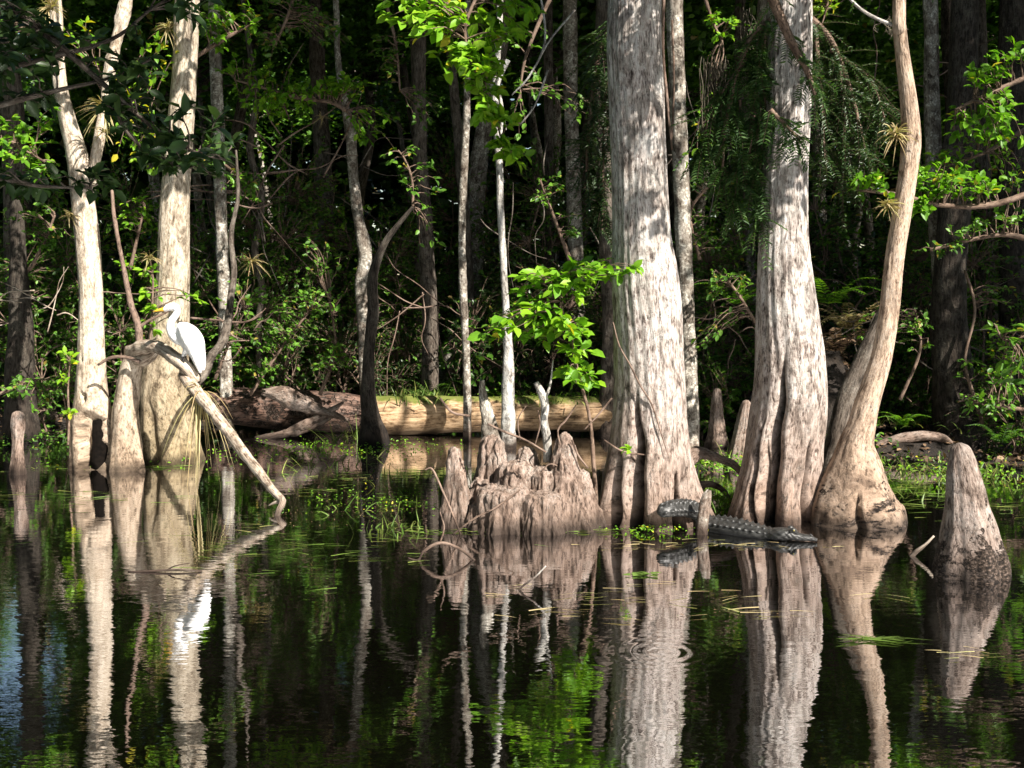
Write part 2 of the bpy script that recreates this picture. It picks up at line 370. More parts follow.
def leafy_twigs(wood, leaf, anchors, targets, size, per=10, r0=0.008, width=0.5, sag=0.12, lv=(0.0, 0.9), yellow=0.02, cluster=0.0, r1=0.002, segs=5, flat=1.0):
    """a twig from an anchor to each target, leaves on its outer two thirds"""
    anchors = np.asarray(anchors)
    for tg in targets:
        a = anchors[np.argmin(((anchors - tg) ** 2).sum(1) + rng.random(len(anchors)) * 0.05)]
        p = curve_to(a, tg, sag)
        rr = np.linspace(r0, r1, len(p))
        tube(wood, p, rr, segs, len(p) * 2 - 1, cap=False)
        q = catmull(p, 24); k = rng.integers(8, 24, per); k[:2] = 23
        pos = q[k]; tan = q[k] - q[k - 1]
        tan /= np.linalg.norm(tan, axis=1)[:, None] + 1e-9
        dr = tan * 0.6 + rng.normal(0, 0.65, (per, 3)) * [1, 1, 0.55 * flat]
        pos = pos + rng.normal(0, 1, (per, 3)) * cluster
        add_leaves(leaf, pos, dr, rng.uniform(0.4, 1.25, per) * size, width, None, lv[0], lv[1], yellow)

def ell_targets(c, r, n, shell=0.35):
    d = rng.normal(0, 1, (n, 3)); d /= np.linalg.norm(d, axis=1)[:, None]
    return np.array(c) + d * (rng.uniform(shell ** 3, 1, (n, 1)) ** (1 / 3)) * np.array(r)

def blade(mb, base, d, L, w, droop=0.6, n=5, lv=None):
    base = np.array(base, float); d = np.array(d, float); d /= np.linalg.norm(d)
    t = np.linspace(0, 1, n)
    c = base + d * (t[:, None] * L); c[:, 2] -= droop * L * t ** 2
    side = np.cross(d, [0, 0, 1.0]) + rng.normal(0, 0.3, 3); side /= np.linalg.norm(side) + 1e-9
    ww = w * (1 - t ** 2) * 0.5 + 0.0004
    v = np.vstack([c - side * ww[:, None], c + side * ww[:, None]])
    i = np.arange(n - 1); f = np.stack([i, i + 1, i + 1 + n, i + n], -1)
    mb.add(v, f, None, rng.random() * 0.95 if lv is None else lv)

def needles(wood, leaf, pts, length=0.25, n=14, nl=0.03, r=0.006):
    """pinnate bald-cypress sprays hanging along a branch"""
    q = catmull(pts, n * 4)
    tube(wood, pts, np.linspace(r, r * 0.3, len(pts)), 5, cap=False)
    sel = rng.choice(len(q) - 1, n * 3, replace=True)
    pos = []; dr = []; up = []
    for k in sel:
        tan = q[k + 1] - q[k]; tan /= np.linalg.norm(tan) + 1e-9
        d = tan * 0.5 + rng.normal(0, 0.6, 3); d[2] -= 0.55; d /= np.linalg.norm(d)
        L = length * rng.uniform(0.5, 1.2)
        m = 11; t = np.linspace(0.08, 1, m); c = q[k] + d * (t[:, None] * L); c[:, 2] -= 0.25 * L * t ** 2
        s = np.cross(d, [0, 0, 1.0]) + rng.normal(0, 0.2, 3); s /= np.linalg.norm(s)
        for sg in (-1, 1):
            pos.append(c); dr.append(np.tile(d * 0.55 + s * sg, (m, 1)))
        tube(wood, [q[k], q[k] + d * L * .5 + [0, 0, -.06 * L], c[-1]], [0.0018, 0.0014, 0.0008], 3, 4, cap=False)
    pos = np.vstack(pos); dr = np.vstack(dr)
    add_leaves(leaf, pos, dr, rng.uniform(0.7, 1.1, len(pos)) * nl * 1.9, 0.22, None, 0, 0.95, 0.0)

# ------------------------------------------------------------------ setting: ground and water
def terrain_h(x, y):
    sh = 17.2 + 1.0 * vnoise(np.stack([x * 0.22, x * 0, x * 0], -1), 5) - np.clip(x - 3, 0, 3) * 0.5 + np.where(x < -7, -1.6 * np.clip((-x - 7) / 2, 0, 1), 0)
    q = (y - sh)
    h = np.where(q > 0, 0.42 * (1 - np.exp(-q / 1.6)) + 0.02 * np.clip(q, 0, 60), np.maximum(-0.9, q * 0.35))
    h = h + 0.10 * fbm(np.stack([x * 0.6, y * 0.6, x * 0], -1), 4, 3) * np.clip((y - 9) / 6, 0, 1)
    # low mud shelf behind the big trunks on the right
    for cx, cy, rx, ry, hh in ((2.35, 11.6, 0.9, 0.75, 0.55), (4.6, 13.6, 1.9, 0.9, 0.9), (5.0, 14.15, 1.5, 0.6, 1.05), (1.9, 13.0, 0.9, 0.6, 0.9), (3.1, 10.4, 0.6, 0.35, 0.75), (6.6, 12.9, 1.5, 1.2, 0.98), (-7.0, 14.6, 1.2, 0.5, 0.5)):
        h = np.maximum(h, -0.9 + hh * 1.05 * np.exp(-(((x - cx) / rx) ** 2 + ((y - cy) / ry) ** 2) ** 2 * 0.7) + 0.04 * vnoise(np.stack([x * 4, y * 4, x * 0], -1), 9))
    h = np.where(y < -4, -0.9 + np.clip((-4 - y) * 0.3, 0, 1.5), h)
    return h
def hz(x, y): return float(terrain_h(np.array([float(x)]), np.array([float(y)]))[0])
xs = np.concatenate([np.linspace(-160, -22, 24), np.linspace(-21, 21, 211), np.linspace(22, 160, 24)])
ys = np.concatenate([np.linspace(-80, 8, 26), np.linspace(8.3, 30, 150), np.linspace(31, 220, 50)])
X, Yg = np.meshgrid(xs, ys)
Z = terrain_h(X.ravel(), Yg.ravel())
idx = np.arange(X.size).reshape(X.shape)
gm = MB(); gm.add(np.stack([X.ravel(), Yg.ravel(), Z], -1), np.stack([idx[:-1, :-1], idx[:-1, 1:], idx[1:, 1:], idx[1:, :-1]], -1).reshape(-1, 4))
g = gm.build('ground', M['mud']); g['kind'] = 'structure'
wm = MB(); wm.add([[-160, -80, 0], [160, -80, 0], [160, 60, 0], [-160, 60, 0]], [[0, 1, 2, 3]])
w = wm.build('water', M['water']); w['kind'] = 'structure'

# ------------------------------------------------------------------ cypress trunks
def shaper(flutes=(), holes=(), ridge=0.03, rn=10, seed=0, ztop=1.5):
    """flutes: (theta_deg, width_deg, amp, top_z, power); holes: (theta_deg, width_deg, z, dz, depth)"""
    def fn(TH, pos, S, R):
        z = pos[..., 2]; k = np.ones_like(R)
        for th, wd, am, zt, pw in flutes:
            d = (TH - math.radians(th) + np.pi) % (2 * np.pi) - np.pi
            wob = 0.05 * np.sin(z * 5 + th) + 0.03 * np.sin(z * 13 + th)
            q = np.clip((zt - z) / zt, 0, 1.3)
            if am < 0: k += am * np.exp(-np.abs((d + wob) / (math.radians(wd) * (0.25 + 0.95 * q))) ** 1.7) * np.minimum(1, q * 3.2) ** 1.3
            else: k += am * np.exp(-((d + wob) / math.radians(wd)) ** 2) * q ** pw
        for th, wd, hz_, dz, dp in holes:
            d = (TH - math.radians(th) + np.pi) % (2 * np.pi) - np.pi
            d = d + 0.15 * np.sin(z * 17 + th) + 0.1 * np.sin(z * 41)
            g_ = (np.abs(d) / math.radians(wd)) ** 3 + (np.abs(z - hz_) / dz) ** 3
            k -= dp / (1 + np.exp((g_ - 1) * 6))
        cyc = np.clip((ztop - z) / ztop, 0, 1)
        k += ridge * np.sin(TH * rn + seed + 1.5 * np.sin(z * 2.3)) * (0.35 + cyc)
        k += 0.5 * ridge * np.sin(TH * (rn * 2 + 3) + seed * 2 + 1.2 * np.sin(z * 3.1 + 1))
        return R * k
    return fn

def extend_up(pts, rad, ztop, drift=(0, 0)):
    p = pts[-1]; r = rad[-1]; h = ztop - p[2]
    for k in (0.25, 0.6, 1.0):
        pts.append(np.array([p[0] + drift[0] * k, p[1] + drift[1] * k, p[2] + h * k])); rad.append(r * (1 - 0.72 * k))

CROWNS = []
def crown_meshes():
    """three tall leafy crowns, used by every canopy tree"""
    for k in range(3):
        wood = MB(); leaf = MB()
        R = [(3.4, 3.2, 2.4), (3.0, 3.4, 2.9), (3.8, 3.3, 2.2)][k]
        cl = ell_targets((0, 0, 0), R, 46, 0.55)
        for c in cl:
            if c[2] < -R[2] * 0.75: continue
            p = curve_to((0, 0, -R[2] * 0.7 + 0.5 * rng.random()), c, 0.12, 5, 0.05)
            tube(wood, p, np.linspace(0.06, 0.012, 5), 5, 9, cap=False)
            n = 230; pos = c + rng.normal(0, 1, (n, 3)) * [0.62, 0.62, 0.34]
            add_leaves(leaf, pos, rng.normal(0, 1, (n, 3)) * [1, 1, 0.4], rng.uniform(0.13, 0.24, n), 0.6, None, 0, 0.9, 0.01)
        CROWNS.append((wood.mesh('crown_limbs', M['dim']), leaf.mesh('crown', M['mid']), R))
crown_meshes()
def add_crown(tree, top, k, scale=1.0, rot=0.0, lift=0.0):
    wm_, lm_, R = CROWNS[k % 3]
    loc = np.array(top) - absloc(tree) + [0, 0, lift]
    o = bpy.data.objects.new('crown', lm_); C.objects.link(o); o.parent = tree
    o.location = loc; o.scale = (scale,) * 3; o.rotation_euler = (0, 0, rot)
    b = bpy.data.objects.new('limb', wm_); C.objects.link(b); b.parent = o

def cypress(name, label, Y, rows, mat, ztop=11.0, fn=None, segs=96, n=220, noise=0.03, group=None, crown=None, drift=(0, 0), seed=0, cat='tree', z0=-0.35, nfreq=3.0):
    pts, rad = pxpath(Y, rows)
    base = pts[0].copy(); base[2] = 0
    p0 = pts[0].copy(); p0[2] = z0; pts.insert(0, p0); rad.insert(0, rad[0] * 1.12)
    if ztop is not None: extend_up(pts, rad, ztop, drift)
    t = thing(name, label, cat, base, group)
    mb = MB(); tube(mb, pts, rad, segs, n, fn, noise, nfreq, seed=seed)
    mb.build('trunk', mat, t)
    if crown is not None: add_crown(t, (pts[-1][0], max(pts[-1][1], 13.6) if ztop < 12.5 else pts[-1][1], max(pts[-1][2], 9.3)), crown, 1.0, rng.random() * 6.28)
    return t, pts, rad

# C: the big fluted cypress right of centre
YC = YW(521)
tC, ptC, rdC = cypress('cypress_tree', 'tallest broad grey cypress with deep slits in its flared base, behind the raised dark tail', YC,
    [(653, 522, 92), (652, 490, 84), (652, 455, 78), (651, 420, 72), (650, 380, 70), (648, 330, 68), (645, 280, 66), (641, 230, 58), (639, 160, 55), (636, 80, 54), (635, 0, 52)],
    M['cyp'], 16, shaper([(-118, 7.5, -0.92, 1.22, 0.25), (-148, 5, -0.7, .8, 0.25), (-157, 26, 0.34, 1.25, 1.0), (-95, 22, 0.12, 1.2, 0.9), (-62, 3.5, -0.6, 0.55, 0.5), (-35, 22, 0.26, 1.1, 1.5), (-5, 14, 0.42, 0.75, 1.9), (150, 25, 0.4, 1.2, 1.2), (100, 18, -0.4, 1.0, 1), (60, 22, 0.4, 1.2, 1.2), (20, 10, -0.35, 0.9, 1)], ridge=0.025, rn=11, seed=1), segs=288, crown=0, drift=(0.2, 0.3), seed=1)
# D
YD = YW(517)
tD, ptD, rdD = cypress('cypress_tree', 'broad pale cypress with split legs at the waterline, just left of the curved slender tree', YD,
    [(776, 518, 84), (778, 490, 76), (783, 450, 72), (789, 405, 74), (790, 370, 70), (788, 330, 65), (786, 290, 57), (784, 240, 49), (784, 180, 46), (788, 100, 43), (790, 0, 42)],
    M['cyp'], 16.5, shaper([(-116, 8.5, -0.92, 1.55, 0.22), (-140, 3, -0.5, 1.0, 0.5), (-160, 26, 0.26, 1.2, 1.2), (-135, 8, 0.12, 0.9, 0.5), (-128, 4, -0.3, 0.8, 0.7), (-58, 7, -0.8, .8, 0.4), (-85, 22, 0.08, 0.9, 0.8), (-12, 16, 0.18, 1.0, 0.9), (35, 18, 0.45, 1.2, 1.0), (70, 12, -0.4, 1, 1), (110, 20, 0.4, 1.1, 1)], ridge=0.03, rn=9, seed=4), segs=288, crown=1, drift=(0.1, 0.4), seed=4)
# E curved
YE = YW(521)
tE, ptE, rdE = cypress('curved_tree', 'slender smooth tan tree curving up from a wide cone-shaped foot at right', YE,
    [(857, 524, 92), (855, 505, 84), (855, 485, 68), (856, 462, 50), (857, 443, 35), (862, 424, 28), (868, 400, 24), (882, 356, 20), (890, 305, 19), (895, 256, 18.5), (903, 205, 18), (909, 165, 18.5), (911, 140, 19), (909, 105, 16.5), (904, 65, 14), (900, 30, 13), (899, 0, 12.5)],
    M['tan_rot'], 14, shaper([(-140, 18, 0.10, 0.6, 1), (-100, 5, -0.3, 0.35, 1.3), (-60, 22, 0.05, 0.5, 1), (-170, 20, 0.12, 0.5, 1), (10, 14, -0.12, 0.5, 1), (60, 20, 0.15, 0.5, 1)], ridge=0.02, rn=7, seed=2), noise=0.055, crown=2, drift=(0.6, 2.2), seed=2)
# A left pale
YA = YW(468)
tA, ptA, rdA = cypress('pale_tree', 'pale smooth leftmost tree in the water with a black rotted hollow in its foot', YA,
    [(96, 469, 46), (94, 440, 42), (92, 412, 37), (91, 388, 31), (91, 356, 27), (91, 320, 24), (91, 289, 22.5), (88, 250, 23), (84, 210, 23), (78, 160, 21), (68, 122, 17), (60, 83, 13), (57, 40, 12), (55, 0, 12)],
    M['cyp_pale'], 10, shaper([(-160, 18, 0.2, 0.9, 1), (-20, 20, 0.22, 0.7, 1), (-120, 16, 0.06, 0.9, 1), (60, 20, 0.2, 0.8, 1)], holes=[(-74, 38, 0.33, 0.34, 0.66), (-100, 8, 0.12, 0.10, 0.4), (-96, 9, 0.86, 0.06, 0.3), (-110, 9, 1.3, 0.03, 0.2)], ridge=0.02, rn=6, seed=8), noise=0.05, crown=0, drift=(-0.5, 0.5), seed=8)
mb = MB(); a, r = pxpath(YA, [(86, 225, 12), (92, 180, 10), (99, 140, 10), (106, 95, 9), (111, 65, 12), (117, 40, 10), (123, 15, 13), (130, -20, 10)])
extend_up(a, r, 9.5, (0.5, 0.3)); tube(mb, a, r, 32, 120, None, 0.13, 5, seed=5); mb.build('limb', M['cyp_pale'], tA)
# hollow lining
mb = MB(); tube(mb, [P(100, 470, YA - .09), P(101, 455, YA - .08), P(100, 438, YA - .07), P(97, 420, YA - .05)], [.085, .095, .09, .06], 16, 20, noise=0.35, seed=3); mb.build('hollow', M['rot'], tA)
# B
YB = YW(461)
tB, ptB, rdB = cypress('cypress_tree', 'wide yellowish cypress behind the perched white bird', YB,
    [(172, 462, 58), (169, 438, 54), (166, 410, 50), (164, 385, 46), (168, 345, 40), (171, 310, 35), (173, 280, 32), (174, 235, 30), (175, 200, 28), (180, 133, 25.5), (185, 67, 23), (187, 0, 23)],
    M['cyp_olive'], 13, shaper([(-150, 16, 0.14, 0.9, 1), (-110, 14, -0.12, 0.9, 0.8), (-75, 18, 0.1, 0.9, 1), (-42, 8, -0.25, 0.8, 0.8), (-20, 16, 0.2, 0.6, 1.3), (40, 20, 0.2, 0.8, 1), (120, 20, 0.2, 0.8, 1)], ridge=0.025, rn=8, seed=6), noise=0.04, crown=1, drift=(0.2, 0.4), seed=6)

# ------------------------------------------------------------------ dead snag with perch and leaning branch
YS = YA - 0.15
t = thing('dead_snag', 'broken gnarled stub with a long bare branch slanting into the water under the white bird', 'snag', P(128, 466, YS) * [1, 1, 0])
mb = MB(); a, r = pxpath(YS, [(127, 490, 36), (127, 462, 32), (126, 430, 28), (127, 400, 24), (131, 372, 22), (137, 355, 19), (141, 346, 12)])
tube(mb, a, r, 40, 70, shaper([(-60, 10, -0.3, 0.5, 0.8), (-20, 14, 0.25, 0.5, 1), (-140, 14, 0.2, 0.5, 1)], ridge=0.05, rn=5, seed=3), 0.08, 4, seed=11); mb.build('trunk', M['cyp_pale'], t)
mb = MB(); a, r = pxpath(12.6, [(131, 352, 15, 12.9), (140, 348, 15, 12.7), (152, 346, 13, 12.5), (163, 350, 12, 12.35), (175, 358, 13, 12.2), (187, 368, 13, 12.1), (195, 378, 10, 12.1), (198, 382, 4, 12.1)])
tube(mb, a, r, 20, 50, None, 0.16, 5, seed=12)
a, r = pxpath(12.6, [(128, 356, 9, 12.95), (140, 360, 13, 12.75), (150, 357, 10, 12.7), (158, 350, 7, 12.6)]); tube(mb, a, r, 16, 30, None, 0.2, 5, seed=14)
mb.build('perch_limb', M['drift'], t)
mb = MB(); a, r = pxpath(12, [(181, 374, 7, 12.15), (190, 384, 12, 12.05), (205, 402, 12, 11.8), (222, 424, 11.5, 11.5), (240, 448, 11, 11.15), (258, 471, 10, 10.75), (272, 489, 8, 10.45), (281, 499, 8, 10.3), (282, 504, 7, 10.2), (278, 513, 6, 10.12), (277, 522, 5, 10.1)])
tube(mb, a, r, 18, 90, None, 0.10, 5, seed=13)
a, r = pxpath(12, [(281, 501, 4, 10.3), (274, 503, 3, 10.3), (268, 506, 1, 10.3)]); tube(mb, a, r, 8, 9, seed=1)
mb.build('branch', M['drift'], t)
mb = MB(); a, r = pxpath(12.7, [(112, 190, 3), (114, 215, 4), (119, 245, 4), (126, 280, 5), (131, 305, 6), (137, 322, 7), (139, 335, 7), (140, 350, 8)]); tube(mb, a, r, 10, 40, None, 0.12, 4, seed=4)
a, r = pxpath(12.7, [(138, 328, 4), (150, 320, 3), (165, 313, 2.4), (178, 306, 1.5)]); tube(mb, a, r, 6, 14, seed=4)
a, r = pxpath(12.6, [(140, 362, 4), (125, 357, 3.4), (110, 358, 3.2), (98, 365, 2.5)]); tube(mb, a, r, 6, 14, seed=4)
mb.build('bare_stem', M['twig'], t)
mb = MB(); a, r = pxpath(12.3, [(196, 384, 8, 12.2), (205, 372, 9, 12.4), (212, 355, 8, 12.7), (222, 343, 9, 13), (228, 322, 8, 13.3), (231, 295, 7, 13.6), (234, 270, 6, 13.8), (231, 235, 5, 13.9), (238, 195, 4, 14), (236, 150, 2, 14)]); tube(mb, a, r, 12, 40, None, 0.15, 4, seed=9)
mb.build('side_limb', M['dim'], t)

# ------------------------------------------------------------------ egret
def remesh_join(mb, voxel, name, smooth_it=4, matfn=None, mats=(), parent=None, origin=(0, 0, 0), post=None):
    tmp = bpy.data.objects.new('tmp', mb.mesh('tmp', [], origin)); C.objects.link(tmp)
    m = tmp.modifiers.new('r', 'REMESH'); m.mode = 'VOXEL'; m.voxel_size = voxel
    if smooth_it:
        s = tmp.modifiers.new('s', 'SMOOTH'); s.iterations = smooth_it; s.factor = 0.5
    dg = bpy.context.evaluated_depsgraph_get(); dg.update()
    ev = tmp.evaluated_get(dg); me = bpy.data.meshes.new_from_object(ev); me.name = name
    bpy.data.objects.remove(tmp)
    n = len(me.vertices); v = np.zeros(n * 3, np.float32); me.vertices.foreach_get('co', v); v = v.reshape(-1, 3).astype(float)
    nr = np.zeros(n * 3, np.float32); me.vertices.foreach_get('normal', nr); nr = nr.reshape(-1, 3)
    if post is not None:
        v = post(v, nr); me.vertices.foreach_set('co', v.ravel().astype(np.float32))
    for an in ('bk', 'lv'):
        if an in me.attributes: me.attributes.remove(me.attributes[an])
    a_ = me.attributes.new("bk", 'FLOAT_VECTOR', 'POINT'); a_.data.foreach_set("vector", v.ravel().astype(np.float32))
    me.materials.clear()
    for q in mats: me.materials.append(q)
    k = len(me.polygons); c = np.zeros(k * 3, np.float32); me.polygons.foreach_get('center', c); c = c.reshape(-1, 3)
    me.polygons.foreach_set('use_smooth', np.ones(k, bool))
    mi = matfn(c) if matfn is not None else np.zeros(k)
    me.polygons.foreach_set('material_index', np.asarray(mi, np.int32)); me.update()
    o = bpy.data.objects.new(name, me); C.objects.link(o)
    if parent is not None: o.parent = parent
    else: o.location = tuple(origin)
    return o

YG = 12.1
org = P(190, 372, YG)
eg = MB()
def E(rows, segs=20, n=40, **k):
    a, r = pxpath(YG, rows); tube(eg, a, r, segs, n, **k)
E([(200, 373, 3), (199.5, 366, 7), (197, 356, 13), (193.5, 347, 19), (189, 338, 22.5), (184, 331, 20), (179.5, 327, 12), (177, 326, 4)], ell=None)
E([(186, 340, 14), (178, 338, 13), (172.5, 333, 10), (170.3, 327, 8.2), (171.5, 321, 7.4), (175, 316, 7), (177.3, 311.5, 6.6), (176.2, 307.6, 7), (172.5, 306.6, 7.8), (168.5, 307.6, 7), (165, 308.8, 5), (163, 309.5, 3.6)])
a = [P(166, 309, YG), P(162, 309.6, YG), P(157, 310.6, YG), (P(152.3, 311.9, YG))]
tube(eg, a, [0.030, 0.022, 0.014, 0.004], 10, 16)
# folded wings either side
for s in (-1, 1):
    a, r = pxpath(YG, [(181, 326, 6), (187, 331, 15), (193, 341, 18), (197, 352, 13), (200, 363, 8), (201.5, 371, 3)])
    a = [q + [0, s * 0.075, 0] for q in a]; tube(eg, a, r, 14, 30)
# legs
for s, (fx, fy) in ((-1, (186, 368.5)), (1, (190, 371))):
    a = [P(188, 345, YG) + [0, s * .05, 0], P(184, 356, YG) + [0, s * .05, 0], P(184.5, 359, YG) + [0, s * .05, 0], P(fx, fy, YG) + [0, s * .035, 0]]
    tube(eg, a, [0.03, 0.014, 0.014, 0.010], 8, 16)
    f0 = a[-1]
    for dx, dy in ((-.07, -.03), (-.075, .02), (-.05, .05), (.05, 0)):
        tube(eg, [f0, f0 + [dx * .5, dy * .5, .008], f0 + [dx, dy, -dx * -0.55 - .01]], [.011, .009, .005], 6, 6)
beakx = P(164.3, 309, YG)[0] - org[0]
zleg = P(188, 356, YG)[2] - org[2]; zneck = P(170, 322, YG)[2] - org[2]
def egm(c):
    mi = np.zeros(len(c)); mi[(c[:, 0] < beakx) & (c[:, 2] > zneck)] = 1
    xr = P(189.5, 356, YG)[0] - org[0]; mi[(c[:, 2] < zleg) & (c[:, 0] < xr + (zleg - c[:, 2]) * .12)] = 2
    return mi
eo = remesh_join(eg, 0.0085, 'egret', 3, egm, [M['white'], M['beak'], M['black']], None, org)
tag(eo, 'large white long-necked egret with yellow beak standing on the gnarled branch', 'egret')
mb = MB(); c0 = P(169.0, 306.9, YG - 0.033); tube(mb, [c0 + [0, -.004, 0], c0 + [0, .006, 0]], [.006, .007], 8, 3); mb.build('eye', M['black'], eo)

# ------------------------------------------------------------------ knee clump in the centre
YK = YW(526)
def cone(mb, px, top, basew, topw, Yo=0.0, lean=0, bp=528, fl=6, sd=0, mid=None):
    Y = YK + Yo; b = P(px, bp, YK); b = np.array([P(px, bp, Y)[0], Y, -0.3])
    w = [basew * 1.25, basew, (basew * .60 + topw * .40) if mid is None else mid, topw * 1.1, topw * 0.15]
    pts = [b, np.array([b[0], Y, 0.0])]
    tp = P(px + lean, top, Y)
    hh = tp[2]
    pts += [np.array([b[0] + (tp[0] - b[0]) * .5, Y, hh * .45]), tp * 1.0 - [0, 0, hh * .08], tp]
    def fn(TH, pos, S, R):
        return R * (1 + 0.10 * np.sin(TH * fl + sd) * np.clip(1 - pos[..., 2] / max(hh, .1), 0, 1) + .04 * np.sin(TH * (fl * 2 + 1) + sd * 2))
    tube(mb, pts, [q / 2 * Y / F for q in w], 48, 50, fn, 0.05, 3, seed=sd)
mb = MB()
for q in [(457, 447, 34, 11, 0, -2, 527, 5, 1), (480, 478, 40, 16, .14, 3, 525, 6, 2), (494, 436, 46, 20, .25, -2, 524, 6, 3, 36), (512, 462, 54, 30, .05, 4, 528, 7, 4, 44), (524, 447, 40, 16, .25, 3, 526, 6, 5, 34),
          (505, 487, 60, 44, -.12, -2, 530, 9, 6), (545, 468, 50, 34, .05, 0, 528, 7, 7, 42), (566, 433, 66, 14, .0, -3, 528, 7, 8, 38), (582, 470, 42, 22, .02, -6, 527, 6, 9), (540, 492, 60, 40, -.15, 0, 530, 8, 10), (484, 502, 44, 22, -.1, 2, 529, 6, 11)]:
    cone(mb, *q[:4], Yo=q[4], lean=q[5], bp=q[6], fl=q[7], sd=q[8], mid=q[9] if len(q) > 9 else None)
def kpost(v, nr):
    w_ = v + [3.1, 0, 0]
    gro = vnoise(w_ * [24, 24, 2.2] + 3 * vnoise(w_ * 2.5, 5)[:, None] * [1, 1, 0], 40); d = 0.016 * fbm(w_ * [9, 9, 2.6], 3, 21) + 0.012 * (1 - 2 * np.abs(gro) ** .7) + 0.010 * fbm(w_ * [50, 50, 7], 2, 22)
    return v + nr * d[:, None]
ko = remesh_join(mb, 0.0095, 'cypress_stump', 2, None, [M['knee']], None, P(515, 528, YK) * [1, 1, 0], kpost)
tag(ko, 'wide low furrowed stump of fused knees rising to several points in the water', 'stump')
mb = MB(); a, r = pxpath(YK + .1, [(548, 462, 9), (547, 440, 9), (544, 422, 8), (545, 405, 8), (541, 392, 8), (536, 382, 5)]); tube(mb, a, r, 14, 40, None, 0.14, 4, seed=3)
a, r = pxpath(YK + .1, [(544, 402, 4), (550, 385, 2.5), (553, 360, 1.5)]); tube(mb, a, r, 6, 10)
o = mb.build('dead_stick', M['slim'], origin=P(548, 462, YK) ); tag(o, 'short whitish dead stick standing upright on the stump of knees', 'stick')
# shaded spotty snag behind the stump
t = thing('dead_sapling', 'dark crusty broken sapling rising behind the low stump, its bark flaking', 'sapling', P(492, 500, YK + .5) * [1, 1, 0])
mb = MB(); a, r = pxpath(YK + .5, [(498, 530, 30), (496, 480, 24), (492, 445, 20), (487, 415, 13), (483, 395, 8), (482, 380, 5)]); tube(mb, a, r, 28, 60, None, 0.25, 5, seed=6)
mb.build('trunk', M['spotty'], t)

# knees of their own
def knee(px, top, basey, bw, tw, label, lean=0, sd=0, mat='knee', mids=None, tilt=0):
    Y = YW(basey); b = P(px, basey, Y); tp = P(px + lean, top, Y); hh = tp[2]
    w = mids or [bw * 1.1, bw, bw * .78, bw * .52 + tw * .2, tw * 1.25, tw, tw * .35]
    zz = [-.3, 0, hh * .2, hh * .5, hh * .78, hh * .95, hh]
    k = len(w)
    pts = [np.array([b[0] + (tp[0] - b[0]) * (max(z, 0) / hh) ** 1.3, Y, z]) for z in zz]
    mb = MB()
    def fn(TH, pos, S, R):
        return R * (1 + .09 * np.sin(TH * 5 + sd) * np.clip(1.1 - pos[..., 2] / hh, 0, 1) + .03 * np.sin(TH * 13 + sd))
    tube(mb, pts, [q / 2 * Y / F for q in w], 56, 70, fn, 0.07, 3, seed=sd)
    o = mb.build('cypress_knee', M[mat], origin=(b[0], Y, 0)); tag(o, label, 'cypress knee', 'cypress knees')
    return o
knee(971, 443, 574, 76, 26, 'large isolated pointed knee standing in open water at far right', -12, 3, 'knee_rot', [78, 72, 60, 43, 31, 20, 5])
knee(717, 388, 447, 24, 7, 'small slim knee on the mud between the two broad trunks', 0, 5, mids=[28, 25, 19, 14, 11, 8, 3])
knee(738, 400, 468, 24, 9, 'narrow knee leaning close against the left side of the split-legged cypress', 9, 7, mids=[32, 28, 22, 17, 13, 9, 3])
knee(596, 470, 510, 14, 6, 'tiny pointed knee tucked beside the right end of the low stump', 3, 8)
knee(18, 411, 474, 17, 11, 'short blunt post-like stub at the left edge of the water', 0, 9)
# ------------------------------------------------------------------ alligator
ga = MB()
Yg0 = YW(541)
spine = [(817, 542.5, 5, Yg0 - .05, 0.02), (809, 541, 10, Yg0 - .02, .03), (799, 539, 13, Yg0, .035), (789, 536, 19, Yg0 + .03, .05), (780, 534, 22, Yg0 + .06, .045), (770, 532, 21, Yg0 + .12, .03),
         (755, 529, 27, Yg0 + .2, .03), (738, 526, 31, Yg0 + .3, .035), (720, 522, 32, Yg0 + .42, .035), (708, 519, 29, Yg0 + .50, .03), (701, 512, 24, Yg0 + .54, .09), (696, 504, 20, Yg0 + .52, .15), (688, 498, 19, Yg0 + .44, .19), (678, 494, 18, Yg0 + .36, .21), (668, 492.5, 16.5, Yg0 + .28, .215), (661, 493, 13, Yg0 + .26, .20), (657, 495, 4, Yg0 + .26, .19)]
pts = []; rad = []
for px, py, w_, Y, z in spine:
    x = (px - 512) / F * Y * 1.0 / (math.cos(PITCH) - (py - 384) / F * math.sin(PITCH)); pts.append(np.array([x, Y, z])); rad.append(w_ / 2 * Y / F)
def gfn(TH, pos, S, R):
    # theta: n1 sideways, n2 up-ish ; dorsal scutes in rows
    c = np.cos(TH); s = np.sin(TH)
    body = np.clip((S - 0.33) / 0.1, 0, 1)
    row = np.maximum(0, np.cos((TH - np.pi / 2) * 9)) ** 2
    saw = 0.5 + 0.5 * np.cos(S * 2 * np.pi / 0.055 + np.where(np.cos((TH - np.pi / 2) * 4.5) > 0, 0, np.pi))
    dorsal = np.clip(s * dsg, 0, 1) ** .5
    k = 1 + 0.22 * body * row * saw ** 1.5 * dorsal
    tail = np.clip((S - 1.15) / .1, 0, 1)
    k += tail * 0.28 * np.exp(-((np.abs(TH - np.pi / 2 * (1 if dsg > 0 else 3)) - .45) / .16) ** 2) * (0.4 + saw)
    k += (1 - body) * 0.04 * np.sin(S * 130) * np.sin(TH * 7)
    return R * k
dsg = 1
